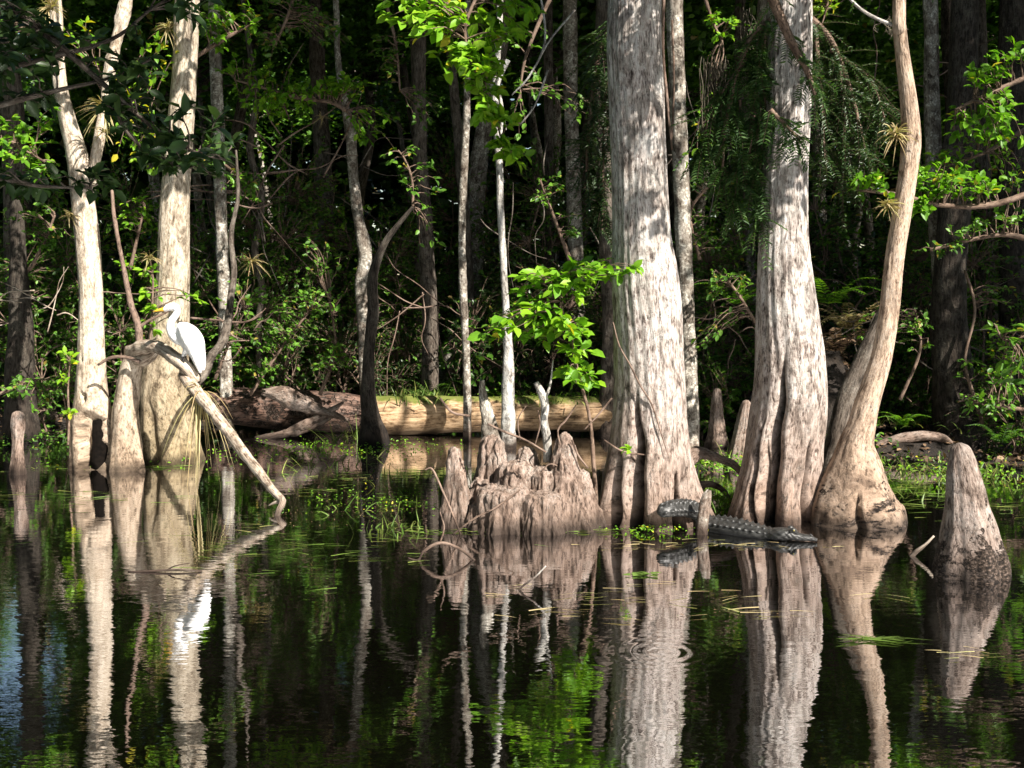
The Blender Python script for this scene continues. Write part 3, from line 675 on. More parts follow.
# decide which way the second section axis points (up or down) for this path
_t = pts[6] - pts[5]; _t = _t / np.linalg.norm(_t); _n1 = np.cross((pts[1] - pts[0]) / np.linalg.norm(pts[1] - pts[0]), [0, 0, 1.0]); dsg = 1 if np.cross(_t, _n1)[2] > 0 else -1
tube(ga, pts, rad, 90, 380, gfn, 0.015, 6, ell=(1.0, 0.62), seed=2)
gorg = np.array([pts[7][0], pts[7][1], 0])
for s in (-1, 1):     # eye bumps and nostrils
    e = pts[3] + np.array([0.02, 0.045 * s - .01, 0.045]); tube(ga, [e - [.03, 0, .02], e, e + [.03, 0, -.02]], [.012, .024, .012], 10, 9)
    e = pts[1] + np.array([0.015, 0.015 * s, 0.022]); tube(ga, [e - [.012, 0, .008], e, e + [.012, 0, -.008]], [.006, .011, .006], 8, 7)
gt = ga.build('alligator', M['gator'], origin=gorg); tag(gt, 'dark grey ridged alligator half sunk in the water with its tail raised against the trunk', 'alligator')
mb = MB()
for s in (-1,):
    e = pts[3] + np.array([0.02, 0.067 * s - .01, 0.048]); tube(mb, [e, e + [0, -.006, 0]], [.008, .005], 8, 3)
mb.build('eye', plain('alligator_eye', (0.3, 0.25, 0.08), .2, .7), gt)
mb = MB(); a, r = pxpath(Yg0 + .26, [(701, 545, 12), (703, 522, 12), (705, 506, 12), (707, 496, 10), (709, 490, 5)])
tube(mb, a, r, 20, 30, None, .12, 4, seed=4, ell=(1, .5)); o = mb.build('wood_slab', M['spotty'], origin=P(704, 525, Yg0 + .38)); tag(o, 'upright grey slab of wood between the reptile\'s tail and back', 'wood')

# ------------------------------------------------------------------ fallen logs
def log(name, label, rows, Y, mat, segs=48, n=120, fn=None, noise=.05, seed=0, cat='log'):
    a, r = pxpath(Y, rows); mb = MB(); tube(mb, a, r, segs, n, fn, noise, 3, seed=seed)
    o = mb.build(name, mat, origin=a[0]); tag(o, label, cat); return o
log('fallen_log', 'long barkless yellowish log lying along the far shore, moss on top', [(372, 414, 34), (378, 415, 38), (410, 415, 38), (450, 415, 37), (500, 414, 36), (560, 414, 35), (602, 414, 33), (640, 414, 32), (690, 416, 28)], 16.3, M['log'], seed=3, noise=.11)
log('fallen_log', 'dark rotting log end lying left of the pale log, half hidden in shade', [(205, 405, 26), (222, 408, 36), (260, 409, 40), (300, 411, 42), (340, 413, 42), (374, 415, 40)], 16.6, M['rust'], seed=5, noise=.18)
for (rows, lb, sd) in (([(284, 433, 4), (302, 426, 11), (322, 416, 10), (344, 402, 2)], 'bleached pointed splinter of driftwood propped on the dark log end', 1),
                       ([(262, 392, 6), (284, 396, 17), (306, 404, 15), (326, 412, 10), (348, 420, 3)], 'knotted tapering piece of driftwood above the pointed splinter', 2),
                       ([(255, 438, 3), (285, 434, 8), (310, 427, 8), (338, 414, 2)], 'thin bleached strip of driftwood dipping to the water', 3)):
    log('driftwood', lb, rows, 15.8, M['knee'], 32, 60, None, .3, sd, 'driftwood')
log('fallen_log', 'thin curved log lying on the mud right of the curved slender tree', [(866, 452, 6), (885, 443, 9), (905, 438, 11), (925, 436, 10), (942, 438, 9), (952, 443, 4)], 14.0, M['knee'], 24, 60, None, .10, 7)
for k, (rows, lb) in enumerate((([(676, 478, 24), (690, 459, 17), (704, 453, 12), (720, 459, 9), (733, 464, 8), (744, 478, 5), (750, 497, 3)], 'thick pale root arching over the mud right of the tallest trunk'),
        ([(682, 500, 15), (693, 489, 11), (706, 484, 8), (718, 487, 6), (728, 496, 4), (735, 510, 2)], 'lower thin root arching beside the tallest trunk'),)):
    a, r = pxpath(10.45 + .1 * k, rows); mb = MB(); tube(mb, a, r, 20, 60, None, .28, 4, seed=k); o = mb.build('root', M['knee'], origin=a[0]); tag(o, lb, 'root', 'roots on the mud')
# dark leaning trunk between D and E
t = thing('leaning_tree', 'dark shaded trunk leaning right behind the curved slender tree', 'tree', P(825, 500, YE + .5) * [1, 1, 0])
mb = MB(); a, r = pxpath(YE + .6, [(824, 525, 34), (830, 480, 28), (838, 440, 24), (846, 400, 18), (862, 360, 15), (880, 320, 13), (898, 280, 10)]); tube(mb, a, r, 32, 60, None, .1, 3, seed=2); mb.build('trunk', M['dim'], t)

# vine on the tall trunk
mb = MB()
def on_trunk(px, py): return P(px, py, YC - 0.335 - max(0, (py - 380)) * 0.0006)
tube(mb, [on_trunk(*q) for q in ((613, 322), (619, 345), (630, 365), (640, 385), (652, 405), (660, 430), (668, 455))], [.006, .008, .008, .009, .008, .007, .004], 6, 40)
o = mb.build('vine', M['twig'], origin=on_trunk(613, 322)); tag(o, 'thin brown vine crossing the face of the tallest trunk', 'vine')

# ------------------------------------------------------------------ slim trees in the middle distance
slims = [
 ('slender_tree', 'thin straight tree with white blotches, above the shaded gap in the pale log', 15.6, [(467, 402, 8), (466, 350, 7.5), (463, 290, 8), (462, 230, 7.5), (464, 170, 8), (467, 100, 7), (468, 0, 6)], 'spotty', 10),
 ('slender_tree', 'thin straight smooth grey tree just right of the white-blotched one', 14.8, [(508, 436, 15), (508, 400, 13), (508, 350, 10), (505, 290, 7), (501, 220, 7), (499, 160, 7), (495, 100, 7), (498, 50, 6), (500, 0, 6)], 'slim', 10),
 ('crooked_tree', 'crooked lichen-pale tree above the left end of the pale log, leafy sprays on its top', 16.9, [(366, 400, 12), (364, 330, 13), (361, 285, 13), (365, 255, 14), (358, 215, 11), (353, 170, 10), (350, 130, 11), (345, 105, 8), (338, 60, 6), (336, 0, 6)], 'spotty', 9),
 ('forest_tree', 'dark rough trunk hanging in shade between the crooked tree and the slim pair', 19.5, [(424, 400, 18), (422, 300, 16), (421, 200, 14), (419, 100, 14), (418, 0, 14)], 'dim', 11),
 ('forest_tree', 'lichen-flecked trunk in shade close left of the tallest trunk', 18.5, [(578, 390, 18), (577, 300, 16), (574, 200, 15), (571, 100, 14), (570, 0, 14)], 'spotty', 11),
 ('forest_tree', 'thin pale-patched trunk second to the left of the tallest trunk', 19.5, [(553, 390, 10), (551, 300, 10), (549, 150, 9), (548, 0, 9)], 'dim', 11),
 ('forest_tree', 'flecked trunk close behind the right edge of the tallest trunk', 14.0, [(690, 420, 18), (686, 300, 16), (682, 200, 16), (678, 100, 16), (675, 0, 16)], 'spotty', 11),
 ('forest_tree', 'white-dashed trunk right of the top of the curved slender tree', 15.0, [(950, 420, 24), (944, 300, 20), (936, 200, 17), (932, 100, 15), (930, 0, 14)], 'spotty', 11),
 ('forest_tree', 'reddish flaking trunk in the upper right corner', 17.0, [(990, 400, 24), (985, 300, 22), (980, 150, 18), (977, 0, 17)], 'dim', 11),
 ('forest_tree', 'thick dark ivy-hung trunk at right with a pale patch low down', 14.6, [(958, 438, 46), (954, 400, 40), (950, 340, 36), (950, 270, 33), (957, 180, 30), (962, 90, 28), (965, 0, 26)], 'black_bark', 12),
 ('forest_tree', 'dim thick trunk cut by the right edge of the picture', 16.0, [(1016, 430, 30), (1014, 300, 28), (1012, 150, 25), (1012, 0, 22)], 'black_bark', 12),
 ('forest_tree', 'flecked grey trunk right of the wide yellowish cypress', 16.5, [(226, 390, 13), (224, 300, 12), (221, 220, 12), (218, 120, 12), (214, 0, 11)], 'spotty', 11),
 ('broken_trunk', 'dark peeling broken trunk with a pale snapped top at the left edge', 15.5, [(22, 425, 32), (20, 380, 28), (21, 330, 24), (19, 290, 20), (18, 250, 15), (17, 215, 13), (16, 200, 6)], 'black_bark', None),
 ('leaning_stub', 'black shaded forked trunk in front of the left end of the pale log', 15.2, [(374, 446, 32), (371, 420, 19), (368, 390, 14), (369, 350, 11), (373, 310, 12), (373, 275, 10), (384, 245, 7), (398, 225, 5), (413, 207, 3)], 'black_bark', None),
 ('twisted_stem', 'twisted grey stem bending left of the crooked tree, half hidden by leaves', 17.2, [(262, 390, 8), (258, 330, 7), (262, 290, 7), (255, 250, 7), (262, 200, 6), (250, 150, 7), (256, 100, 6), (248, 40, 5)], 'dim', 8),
]
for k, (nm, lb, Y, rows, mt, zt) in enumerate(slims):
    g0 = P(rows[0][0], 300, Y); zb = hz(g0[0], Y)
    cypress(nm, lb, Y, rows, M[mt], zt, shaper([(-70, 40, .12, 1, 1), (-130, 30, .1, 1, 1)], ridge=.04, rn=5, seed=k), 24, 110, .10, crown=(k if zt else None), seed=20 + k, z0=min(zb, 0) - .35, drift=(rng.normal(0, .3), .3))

# deeper forest: trunks + crowns
k = 0
def zone(x, y):
    u = 512 + F * x / y
    return ('left of the wide yellowish cypress' if u < 150 else 'between the wide yellowish cypress and the crooked tree' if u < 340 else 'between the crooked tree and the slender pair' if u < 480
            else 'between the slender pair and the tallest trunk' if u < 640 else 'between the two broad grey cypresses' if u < 790 else 'behind the curved slender tree' if u < 900 else 'toward the right edge')
spots = []
for Y0 in (18.5, 21, 24, 27.5, 31.5, 36, 41):
    half = Y0 * 0.60 + 3.5; nx = int(half * 2 / (3.3 + Y0 * .05))
    for i in range(nx):
        x = -half + (i + .5 + rng.uniform(-.35, .35)) * 2 * half / nx
        spots.append((x, Y0 + rng.uniform(-1.1, 1.1)))
for (x, Y0) in spots:
    if Y0 > 22.5 and (abs(x / Y0 + .165) < .03 or abs(x / Y0 + .45) < .03): continue
    zb = hz(x, Y0); wd = rng.uniform(.05, .17) * (1 + Y0 * .012); lean = rng.normal(0, .8, 2)
    top = (rng.uniform(9.2, 10.2) if Y0 < 21 else rng.uniform(6.5, 9.5) + Y0 * .06)
    t = thing('forest_tree', 'dim trunk deep in the forest shade ' + zone(x, Y0), 'tree', (x, Y0, zb), 'deep shade trees ' + zone(x, Y0))
    mb = MB(); pts = [np.array([x + lean[0] * q ** 1.4 + rng.normal(0, .13), Y0 + lean[1] * q, zb - .3 + (top - zb + .3) * q]) for q in (0, .08, .25, .45, .7, 1)]
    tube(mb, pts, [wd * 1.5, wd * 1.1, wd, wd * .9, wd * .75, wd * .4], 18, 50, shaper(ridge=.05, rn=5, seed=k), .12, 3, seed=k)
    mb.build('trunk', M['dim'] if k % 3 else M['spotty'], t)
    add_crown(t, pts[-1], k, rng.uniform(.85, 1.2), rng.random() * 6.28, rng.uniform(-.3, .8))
    k += 1

# front row of canopy trees, unseen ones added for shade; the sun comes in under their crowns only as far as the log
for (x, Y0, lb) in ((4.4, 18.6, 'shaded trunk hidden between the split-legged cypress and the curved tree'), (-8.4, 15.4, 'added shade tree just outside the left edge of the picture'), (8.6, 14.8, 'added shade tree just outside the right edge of the picture'), (11.6, 15.2, 'added shade tree further outside the right edge'), (11.5, 10.8, 'added shade tree standing on the near right bank outside the picture'), (14.2, 12.4, 'second added shade tree on the near right bank outside the picture'), (1.4, 16.2, 'shaded trunk behind the tallest trunk'), (-1.4, 18.0, 'shaded trunk between the crooked tree and the white-blotched slender tree')):
    t = thing('forest_tree', lb, 'tree', (x, Y0, 0)); mb = MB()
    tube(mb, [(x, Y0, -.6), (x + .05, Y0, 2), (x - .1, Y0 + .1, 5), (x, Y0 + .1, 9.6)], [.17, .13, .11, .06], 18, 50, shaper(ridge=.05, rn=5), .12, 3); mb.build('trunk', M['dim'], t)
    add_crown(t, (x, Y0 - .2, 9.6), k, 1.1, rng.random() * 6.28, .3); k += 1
# far wood closing the view
def leafmass(n, fn, size, mat, name, kind='stuff', width=.6, **kw):
    mb = MB(); pos = fn(n); add_leaves(mb, pos, rng.normal(0, 1, (n, 3)) * [1, 1, .5], rng.uniform(.6, 1.2, n) * size, width, None, **kw)
    o = mb.build(name, mat); o['kind'] = kind; return o
def farfn(n):
    x = rng.uniform(-60, 60, n); y = 44 + rng.exponential(5, n) - .003 * x ** 2
    h = 15 + 3.0 * vnoise(np.stack([x * .15, x * 0, x * 0], -1), 2) - 4 * np.exp(-((x / y + .165) / .03) ** 2) - 4 * np.exp(-((x / y + .45) / .03) ** 2); z = rng.random(n) ** .9 * h
    return np.stack([x, y, z], -1)
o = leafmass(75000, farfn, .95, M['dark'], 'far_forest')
# canopy edges either side outside the frame so the wood stays dark from the sides
# ------------------------------------------------------------------ shrubs of the understory
SHR = []
def shrub_proto(k, size, mat, R, ntw, per):
    wood = MB(); leaf = MB()
    tg = ell_targets((0, 0, R[2] * .95), R, ntw, .3); tg = tg[tg[:, 2] > .05]
    anc = [np.array([rng.normal(0, .06), rng.normal(0, .06), 0.0]) for _ in range(4)]
    anc2 = []
    for i in range(7):
        e = np.array([rng.normal(0, R[0] * .4), rng.normal(0, R[1] * .4), R[2] * rng.uniform(.6, 1.4)])
        p = curve_to(anc[i % 4], e, .1, 5); tube(wood, p, np.linspace(.02, .007, 5), 6, 11, cap=False); anc2 += list(catmull(p, 6)[1:])
    leafy_twigs(wood, leaf, anc2, tg, size, per, .007, .5)
    SHR.append((wood.mesh('stems', M['stem']), leaf.mesh('foliage', mat)))
shrub_proto(0, .085, M['mid'], (.9, .7, .75), 130, 12)
shrub_proto(1, .065, M['mid'], (.75, .7, 1.1), 160, 13)
shrub_proto(2, .11, M['bright'], (.8, .6, .6), 90, 10)
shrub_proto(3, .055, M['dark'], (1.1, .8, .9), 190, 15)
shrub_proto(4, .065, M['mid'], (1.1, .8, 1.9), 420, 14)
shrub_proto(5, .075, M['bright'], (1.2, .8, 1.6), 210, 9)
def shrub(k, loc, s=1.0, rot=0.0, label='', group=None, name='shrub'):
    t = thing(name, label, 'shrub', loc, group); t.rotation_euler = (0, 0, rot); t.scale = (s,) * 3
    for me, nm in zip(SHR[k], ('stems', 'foliage')):
        o = bpy.data.objects.new(nm, me); C.objects.link(o); o.parent = t
    return t
for i in range(95):
    Y0 = 17.9 + 17 * rng.random() ** 1.7; x = rng.uniform(-.55, .55) * Y0; kk_ = int(rng.choice([0, 1, 3, 3, 0, 1]))
    shrub(kk_, (x, Y0, hz(x, Y0) - .05), rng.uniform(.9, 1.9), rng.random() * 6.28, 'dim leafy shrub in the shaded undergrowth ' + zone(x, Y0), 'undergrowth shrubs ' + zone(x, Y0))
spec = [ (1, 285, 18.0, 1.25, 'tall small-leaved shrub right behind the dark rotting log end'), (3, 325, 17.4, 1.0, 'low dark shrub touching the crooked tree at left of the log'), (0, 240, 17.6, .9, 'shrub behind the twisted stem at the shore'),
  (3, 395, 18.2, .9, 'dark shrub behind the black forked trunk'), (1, 700, 15.6, .95, 'airy shrub behind the small slim knee between the broad trunks'), (0, 745, 16.5, 1.2, 'shrub tangled behind the split-legged cypress'),
  (3, 985, 14.4, .75, 'dark low shrub by the water at the right edge'), (0, 925, 15.6, .8, 'shrub beside the ivy-hung trunk'), (1, 60, 16.0, 1.0, 'shrub between the broken trunk and the pale leftmost tree'), (3, 600, 17.8, 1.1, 'dark shrub behind the pale log next to the tallest trunk'), (1, 880, 17.0, 1.0, 'loose shrub seen behind the curved slender tree')]
for kk_, px, Y0, s, lb in spec:
    x = (px - 512) / F * Y0; shrub(kk_, (x, Y0, hz(x, Y0) - .05), s, rng.random() * 6.28, lb)

for i, (px, Y0, kk_, s, lb) in enumerate((
    (250, 17.6, 4, 1.15, 'tall dense small-leaved bush just right of the flecked grey trunk'), (300, 18.6, 4, 1.3, 'tall dense bush behind the dark end of the log'), (345, 19.4, 5, 1.3, 'tall airy bush behind the crooked tree'),
    (400, 18.8, 4, 1.0, 'dense bush behind the forked black trunk'), (445, 20.5, 4, 1.4, 'tall bush in shade between the two thin trees'), (130, 17.5, 4, 1.2, 'tall bush filling the gap between the two pale left trees'),
    (40, 17.5, 4, 1.1, 'tall bush behind the broken trunk at the left edge'), (90, 19.5, 5, 1.3, 'airy bush far behind the pale leftmost tree'), (540, 19.5, 4, 1.3, 'tall bush behind the bright sapling'), (600, 18.2, 5, .9, 'airy bush close left of the tallest trunk'),
    (710, 17.0, 4, 1.0, 'dense bush in the gap between the broad trunks'), (745, 18.5, 5, 1.3, 'airy tall bush touching the left outline of the split-legged cypress'), (840, 18.0, 4, 1.3, 'tall bush behind the dry fronds'),
    (915, 16.6, 4, .9, 'dense bush right of the curved slender tree'), (925, 18.5, 5, 1.3, 'airy bush behind the white-dashed trunk'), (990, 16.2, 4, 1.1, 'tall bush between the ivy-hung trunk and the right edge'), (1020, 14.0, 5, .7, 'bright airy bush at the right edge above the water'))):
    x = (px - 512) / F * Y0; shrub(kk_, (x, Y0, hz(x, Y0) - .05), s, i * 1.3, lb, name='bush')

# hanging / lit sprays with their own branch
def spray(name, label, Y, line, blobs, size, mat='bright', per=9, r0=.012, width=.5, cat='branch', yellow=.02, stem='stem', dens=1.0, depth=.35, lv=(0, .9), parent_label=None):
    """line: pixels of the carrying branch; blobs: (px, py, rx, ry, n twigs) leaf clusters"""
    a, r = pxpath(Y, line); wood = MB(); leaf = MB()
    tube(wood, a, r, 8, len(a) * 6, None, .08, 3, seed=1)
    anc = catmull(a, 30)
    for (px, py, rx, ry, n) in blobs:
        tg = ell_targets(P(px, py, Y), (rx * Y / F, depth, ry * Y / F), int(n * dens), .1)
        leafy_twigs(wood, leaf, anc, tg, size, per, min(r0, .010), width, yellow=yellow, lv=lv)
    t = thing(name, label, cat, a[0]); wood.build('twigs', M[stem], t); leaf.build('foliage', M[mat], t)
    return t
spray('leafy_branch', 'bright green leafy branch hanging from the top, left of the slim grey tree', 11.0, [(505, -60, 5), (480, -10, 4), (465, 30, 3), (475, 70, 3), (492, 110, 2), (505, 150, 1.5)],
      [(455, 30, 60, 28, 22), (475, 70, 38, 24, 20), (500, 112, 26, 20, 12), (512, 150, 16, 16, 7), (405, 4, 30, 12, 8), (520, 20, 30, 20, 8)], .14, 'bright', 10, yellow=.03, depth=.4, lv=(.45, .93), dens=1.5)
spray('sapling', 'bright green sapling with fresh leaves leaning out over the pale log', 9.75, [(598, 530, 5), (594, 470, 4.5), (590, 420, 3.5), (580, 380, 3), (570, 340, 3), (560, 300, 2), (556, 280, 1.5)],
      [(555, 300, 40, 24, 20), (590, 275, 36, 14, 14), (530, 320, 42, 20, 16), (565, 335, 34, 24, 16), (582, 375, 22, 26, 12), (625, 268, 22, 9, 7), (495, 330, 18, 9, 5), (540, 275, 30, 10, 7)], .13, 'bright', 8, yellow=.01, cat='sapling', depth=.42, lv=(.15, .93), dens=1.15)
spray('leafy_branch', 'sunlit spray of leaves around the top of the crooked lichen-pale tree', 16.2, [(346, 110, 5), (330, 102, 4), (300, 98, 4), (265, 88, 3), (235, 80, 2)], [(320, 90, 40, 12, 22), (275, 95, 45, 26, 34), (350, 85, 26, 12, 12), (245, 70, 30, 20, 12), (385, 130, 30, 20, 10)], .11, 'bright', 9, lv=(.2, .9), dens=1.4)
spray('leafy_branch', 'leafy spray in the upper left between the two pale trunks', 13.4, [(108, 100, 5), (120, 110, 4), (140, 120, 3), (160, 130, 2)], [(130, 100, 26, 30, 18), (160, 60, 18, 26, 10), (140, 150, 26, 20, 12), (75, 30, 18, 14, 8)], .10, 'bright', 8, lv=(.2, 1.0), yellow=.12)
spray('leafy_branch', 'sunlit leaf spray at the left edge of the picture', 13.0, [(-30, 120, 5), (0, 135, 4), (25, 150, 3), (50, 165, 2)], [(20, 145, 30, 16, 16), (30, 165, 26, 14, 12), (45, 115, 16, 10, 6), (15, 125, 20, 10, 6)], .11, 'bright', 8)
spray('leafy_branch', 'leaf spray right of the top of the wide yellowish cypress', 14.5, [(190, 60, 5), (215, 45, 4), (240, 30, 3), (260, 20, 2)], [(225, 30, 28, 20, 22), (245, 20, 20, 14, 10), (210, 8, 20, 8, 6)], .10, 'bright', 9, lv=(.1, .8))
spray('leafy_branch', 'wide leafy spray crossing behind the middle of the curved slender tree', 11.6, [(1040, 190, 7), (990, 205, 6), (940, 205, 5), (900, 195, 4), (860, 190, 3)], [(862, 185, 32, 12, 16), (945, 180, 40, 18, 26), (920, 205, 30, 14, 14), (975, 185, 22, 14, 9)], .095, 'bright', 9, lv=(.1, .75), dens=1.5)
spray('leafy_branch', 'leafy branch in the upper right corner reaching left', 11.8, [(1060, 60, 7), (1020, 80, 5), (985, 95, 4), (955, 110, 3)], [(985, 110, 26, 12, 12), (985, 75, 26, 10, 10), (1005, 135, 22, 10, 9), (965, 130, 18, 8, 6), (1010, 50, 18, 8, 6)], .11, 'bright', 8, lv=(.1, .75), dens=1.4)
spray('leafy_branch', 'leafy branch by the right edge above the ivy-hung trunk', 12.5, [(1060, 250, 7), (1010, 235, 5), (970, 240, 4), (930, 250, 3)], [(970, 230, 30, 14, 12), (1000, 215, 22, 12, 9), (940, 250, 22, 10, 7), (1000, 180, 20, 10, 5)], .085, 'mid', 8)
spray('leafy_branch', 'yellow-green cypress sprig at the top right of the split-legged cypress', 10.2, [(835, -40, 3), (830, -10, 2.5), (826, 10, 2), (822, 24, 1)], [(828, 6, 12, 14, 14)], .07, 'bright', 9, width=.3, lv=(.8, 1.0))
spray('seedling', 'small yellow-green seedling at the left side of the hollow-footed tree', 12.6, [(68, 445, 2.4), (69, 420, 2.2), (68, 390, 2), (70, 360, 1.4)], [(68, 358, 9, 10, 8), (64, 378, 7, 7, 4), (70, 408, 6, 6, 3)], .085, 'bright', 5, cat='seedling', depth=.1, lv=(.6, 1.0))
spray('climbing_plant', 'bright climbing leaves between the bare stem and the wide yellowish cypress', 13.2, [(150, 345, 2.5), (152, 310, 2.5), (153, 280, 2), (150, 255, 1.5)], [(148, 300, 11, 14, 10), (150, 325, 9, 10, 5), (196, 300, 8, 6, 4), (150, 270, 8, 10, 5)], .10, 'bright', 5, cat='climber', depth=.1, lv=(.4, .93))
spray('leafy_branch', 'sparse broad leaves beside the forked black trunk', 15.3, [(413, 207, 3), (412, 180, 2.5), (405, 160, 2), (398, 150, 1.5)], [(405, 160, 22, 16, 9), (430, 190, 18, 24, 9), (425, 240, 14, 16, 5), (400, 185, 14, 12, 5)], .11, 'mid', 4)
spray('leafy_branch', 'dim leaf spray above the sapling, left of the tallest trunk', 14.0, [(560, -20, 5), (540, 20, 4), (525, 60, 3), (520, 90, 2)], [(530, 85, 16, 18, 8), (525, 30, 22, 22, 9), (520, 125, 12, 12, 5), (590, 110, 20, 12, 6)], .10, 'mid', 6, lv=(.3, .9))
spray('leafy_branch', 'thin leafy twigs low between the two broad trunks', 14.6, [(700, 260, 4), (690, 215, 3), (705, 190, 3), (720, 180, 2)], [(690, 225, 22, 18, 12), (715, 245, 24, 14, 10), (690, 180, 18, 14, 7)], .07, 'mid', 8)
spray('leafy_branch', 'large single leaves at the right edge below the leafy branch', 11.0, [(1060, 330, 4), (1030, 335, 3), (1005, 340, 2), (995, 325, 1.5)], [(1010, 330, 16, 12, 7), (1015, 362, 10, 10, 4), (1020, 385, 10, 8, 4)], .17, 'mid', 4, width=.4)
spray('leafy_branch', 'dark leaf spray in the upper left corner, above the sunlit spray', 13.4, [(-30, 10, 5), (10, 20, 4), (35, 40, 3)], [(20, 30, 30, 22, 10)], .10, 'mid', 7)
spray('creeper', 'leafy creeper climbing the thick trunk at right', 14.2, [(985, 430, 4), (975, 400, 4), (965, 360, 3), (975, 310, 3), (965, 270, 3)], [(985, 410, 30, 16, 14), (975, 370, 18, 20, 8), (1000, 300, 16, 18, 8)], .09, 'mid', 7, cat='creeper')

extra = [
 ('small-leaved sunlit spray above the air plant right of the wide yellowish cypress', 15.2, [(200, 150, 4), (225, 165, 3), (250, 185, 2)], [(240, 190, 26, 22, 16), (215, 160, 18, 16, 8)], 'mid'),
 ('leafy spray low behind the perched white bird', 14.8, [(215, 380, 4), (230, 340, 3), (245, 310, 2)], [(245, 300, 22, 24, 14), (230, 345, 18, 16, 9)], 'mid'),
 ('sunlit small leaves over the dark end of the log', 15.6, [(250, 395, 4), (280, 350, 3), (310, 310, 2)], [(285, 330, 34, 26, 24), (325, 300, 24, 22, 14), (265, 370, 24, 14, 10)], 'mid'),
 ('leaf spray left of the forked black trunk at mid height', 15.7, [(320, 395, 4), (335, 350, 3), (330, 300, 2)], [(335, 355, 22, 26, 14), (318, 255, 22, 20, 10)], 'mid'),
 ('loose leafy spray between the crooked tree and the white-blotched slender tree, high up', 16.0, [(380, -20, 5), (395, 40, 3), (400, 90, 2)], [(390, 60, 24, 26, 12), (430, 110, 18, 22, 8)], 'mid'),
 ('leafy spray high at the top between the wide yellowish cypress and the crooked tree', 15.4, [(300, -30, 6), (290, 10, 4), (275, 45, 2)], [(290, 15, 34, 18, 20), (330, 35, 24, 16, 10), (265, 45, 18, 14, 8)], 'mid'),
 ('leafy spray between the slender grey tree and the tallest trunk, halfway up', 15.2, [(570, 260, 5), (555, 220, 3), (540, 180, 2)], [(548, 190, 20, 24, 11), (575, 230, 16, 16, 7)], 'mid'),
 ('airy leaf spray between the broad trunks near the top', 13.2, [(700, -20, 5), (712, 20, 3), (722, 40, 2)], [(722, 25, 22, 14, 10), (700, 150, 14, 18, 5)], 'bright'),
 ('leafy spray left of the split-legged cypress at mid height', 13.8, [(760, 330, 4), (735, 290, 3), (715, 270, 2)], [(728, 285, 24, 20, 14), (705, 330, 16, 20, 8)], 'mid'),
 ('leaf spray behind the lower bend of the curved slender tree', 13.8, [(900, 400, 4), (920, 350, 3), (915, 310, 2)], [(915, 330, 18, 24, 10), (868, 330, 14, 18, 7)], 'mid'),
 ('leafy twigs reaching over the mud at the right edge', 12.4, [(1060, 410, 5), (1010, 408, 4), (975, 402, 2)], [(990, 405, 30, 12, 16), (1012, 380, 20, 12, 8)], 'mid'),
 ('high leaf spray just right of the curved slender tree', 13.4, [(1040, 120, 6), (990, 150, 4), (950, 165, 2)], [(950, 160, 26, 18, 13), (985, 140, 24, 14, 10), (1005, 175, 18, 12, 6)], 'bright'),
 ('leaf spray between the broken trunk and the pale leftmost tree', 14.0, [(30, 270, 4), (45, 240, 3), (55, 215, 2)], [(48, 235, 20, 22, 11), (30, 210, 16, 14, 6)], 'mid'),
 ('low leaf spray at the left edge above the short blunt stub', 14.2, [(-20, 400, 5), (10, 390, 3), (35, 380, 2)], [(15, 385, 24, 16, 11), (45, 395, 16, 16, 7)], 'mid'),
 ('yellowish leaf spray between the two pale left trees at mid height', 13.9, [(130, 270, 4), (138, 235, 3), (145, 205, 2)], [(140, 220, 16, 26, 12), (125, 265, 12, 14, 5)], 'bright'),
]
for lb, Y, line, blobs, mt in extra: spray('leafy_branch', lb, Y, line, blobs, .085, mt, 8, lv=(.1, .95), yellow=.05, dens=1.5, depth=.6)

# foreground dark branches (shaded by the tree they hang from)
def overhang():
    t = thing('overhanging_tree', 'dark leafy branches hanging in shadow across the upper left corner', 'tree', (-6.2, 3.4, 0))
    mb = MB(); tube(mb, [(-6.2, 3.4, -.9), (-6.1, 3.4, 1.5), (-5.8, 3.5, 4), (-4.8, 3.6, 6), (-3.2, 3.6, 7.2)], [.32, .24, .2, .16, .1], 24, 50, None, .06, 3); mb.build('trunk', M['dim'], t)
    wood = MB(); leaf = MB(); Y = 6.2
    lines = [[(-120, 100, 9), (-40, 80, 7), (40, 60, 5), (110, 40, 4), (150, 10, 2.5)], [(-120, 130, 9), (-20, 110, 6), (50, 92, 5), (110, 78, 3), (150, 60, 2)], [(-120, 190, 8), (-20, 178, 5), (40, 186, 4), (90, 188, 2.5)],
             [(-60, -40, 9), (40, 30, 7), (110, 90, 5), (150, 125, 4), (190, 150, 3), (225, 160, 2)], [(110, 90, 4), (125, 130, 3), (160, 160, 2.5), (190, 168, 1.5)]]
    anc = []
    for L in lines:
        a, r = pxpath(Y, L); tube(wood, a, r, 7, 26, None, .08, 3); anc += list(catmull(a, 20)[4:])
    for (px, py, rx, ry, n) in [(20, 75, 45, 30, 26), (15, 20, 30, 25, 16), (60, 50, 40, 22, 12), (130, 105, 26, 36, 20), (160, 145, 32, 26, 16), (190, 160, 34, 16, 12), (25, 185, 35, 9, 12), (215, 130, 24, 24, 6), (90, 182, 22, 10, 7), (140, 60, 20, 20, 7), (205, 15, 26, 16, 6)]:
        tg = ell_targets(P(px, py, Y), (rx * Y / F, .45, ry * Y / F), n, .1)
        leafy_twigs(wood, leaf, anc, tg, .105, 8, .006, .42, yellow=0, flat=.8)
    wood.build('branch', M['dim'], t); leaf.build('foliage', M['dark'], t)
    add_crown(t, (-1.1, 2.4, 7.3), 1, .95, 1.0); add_crown(t, (-3.4, 1.6, 7.9), 2, .9, 2.0)
overhang()

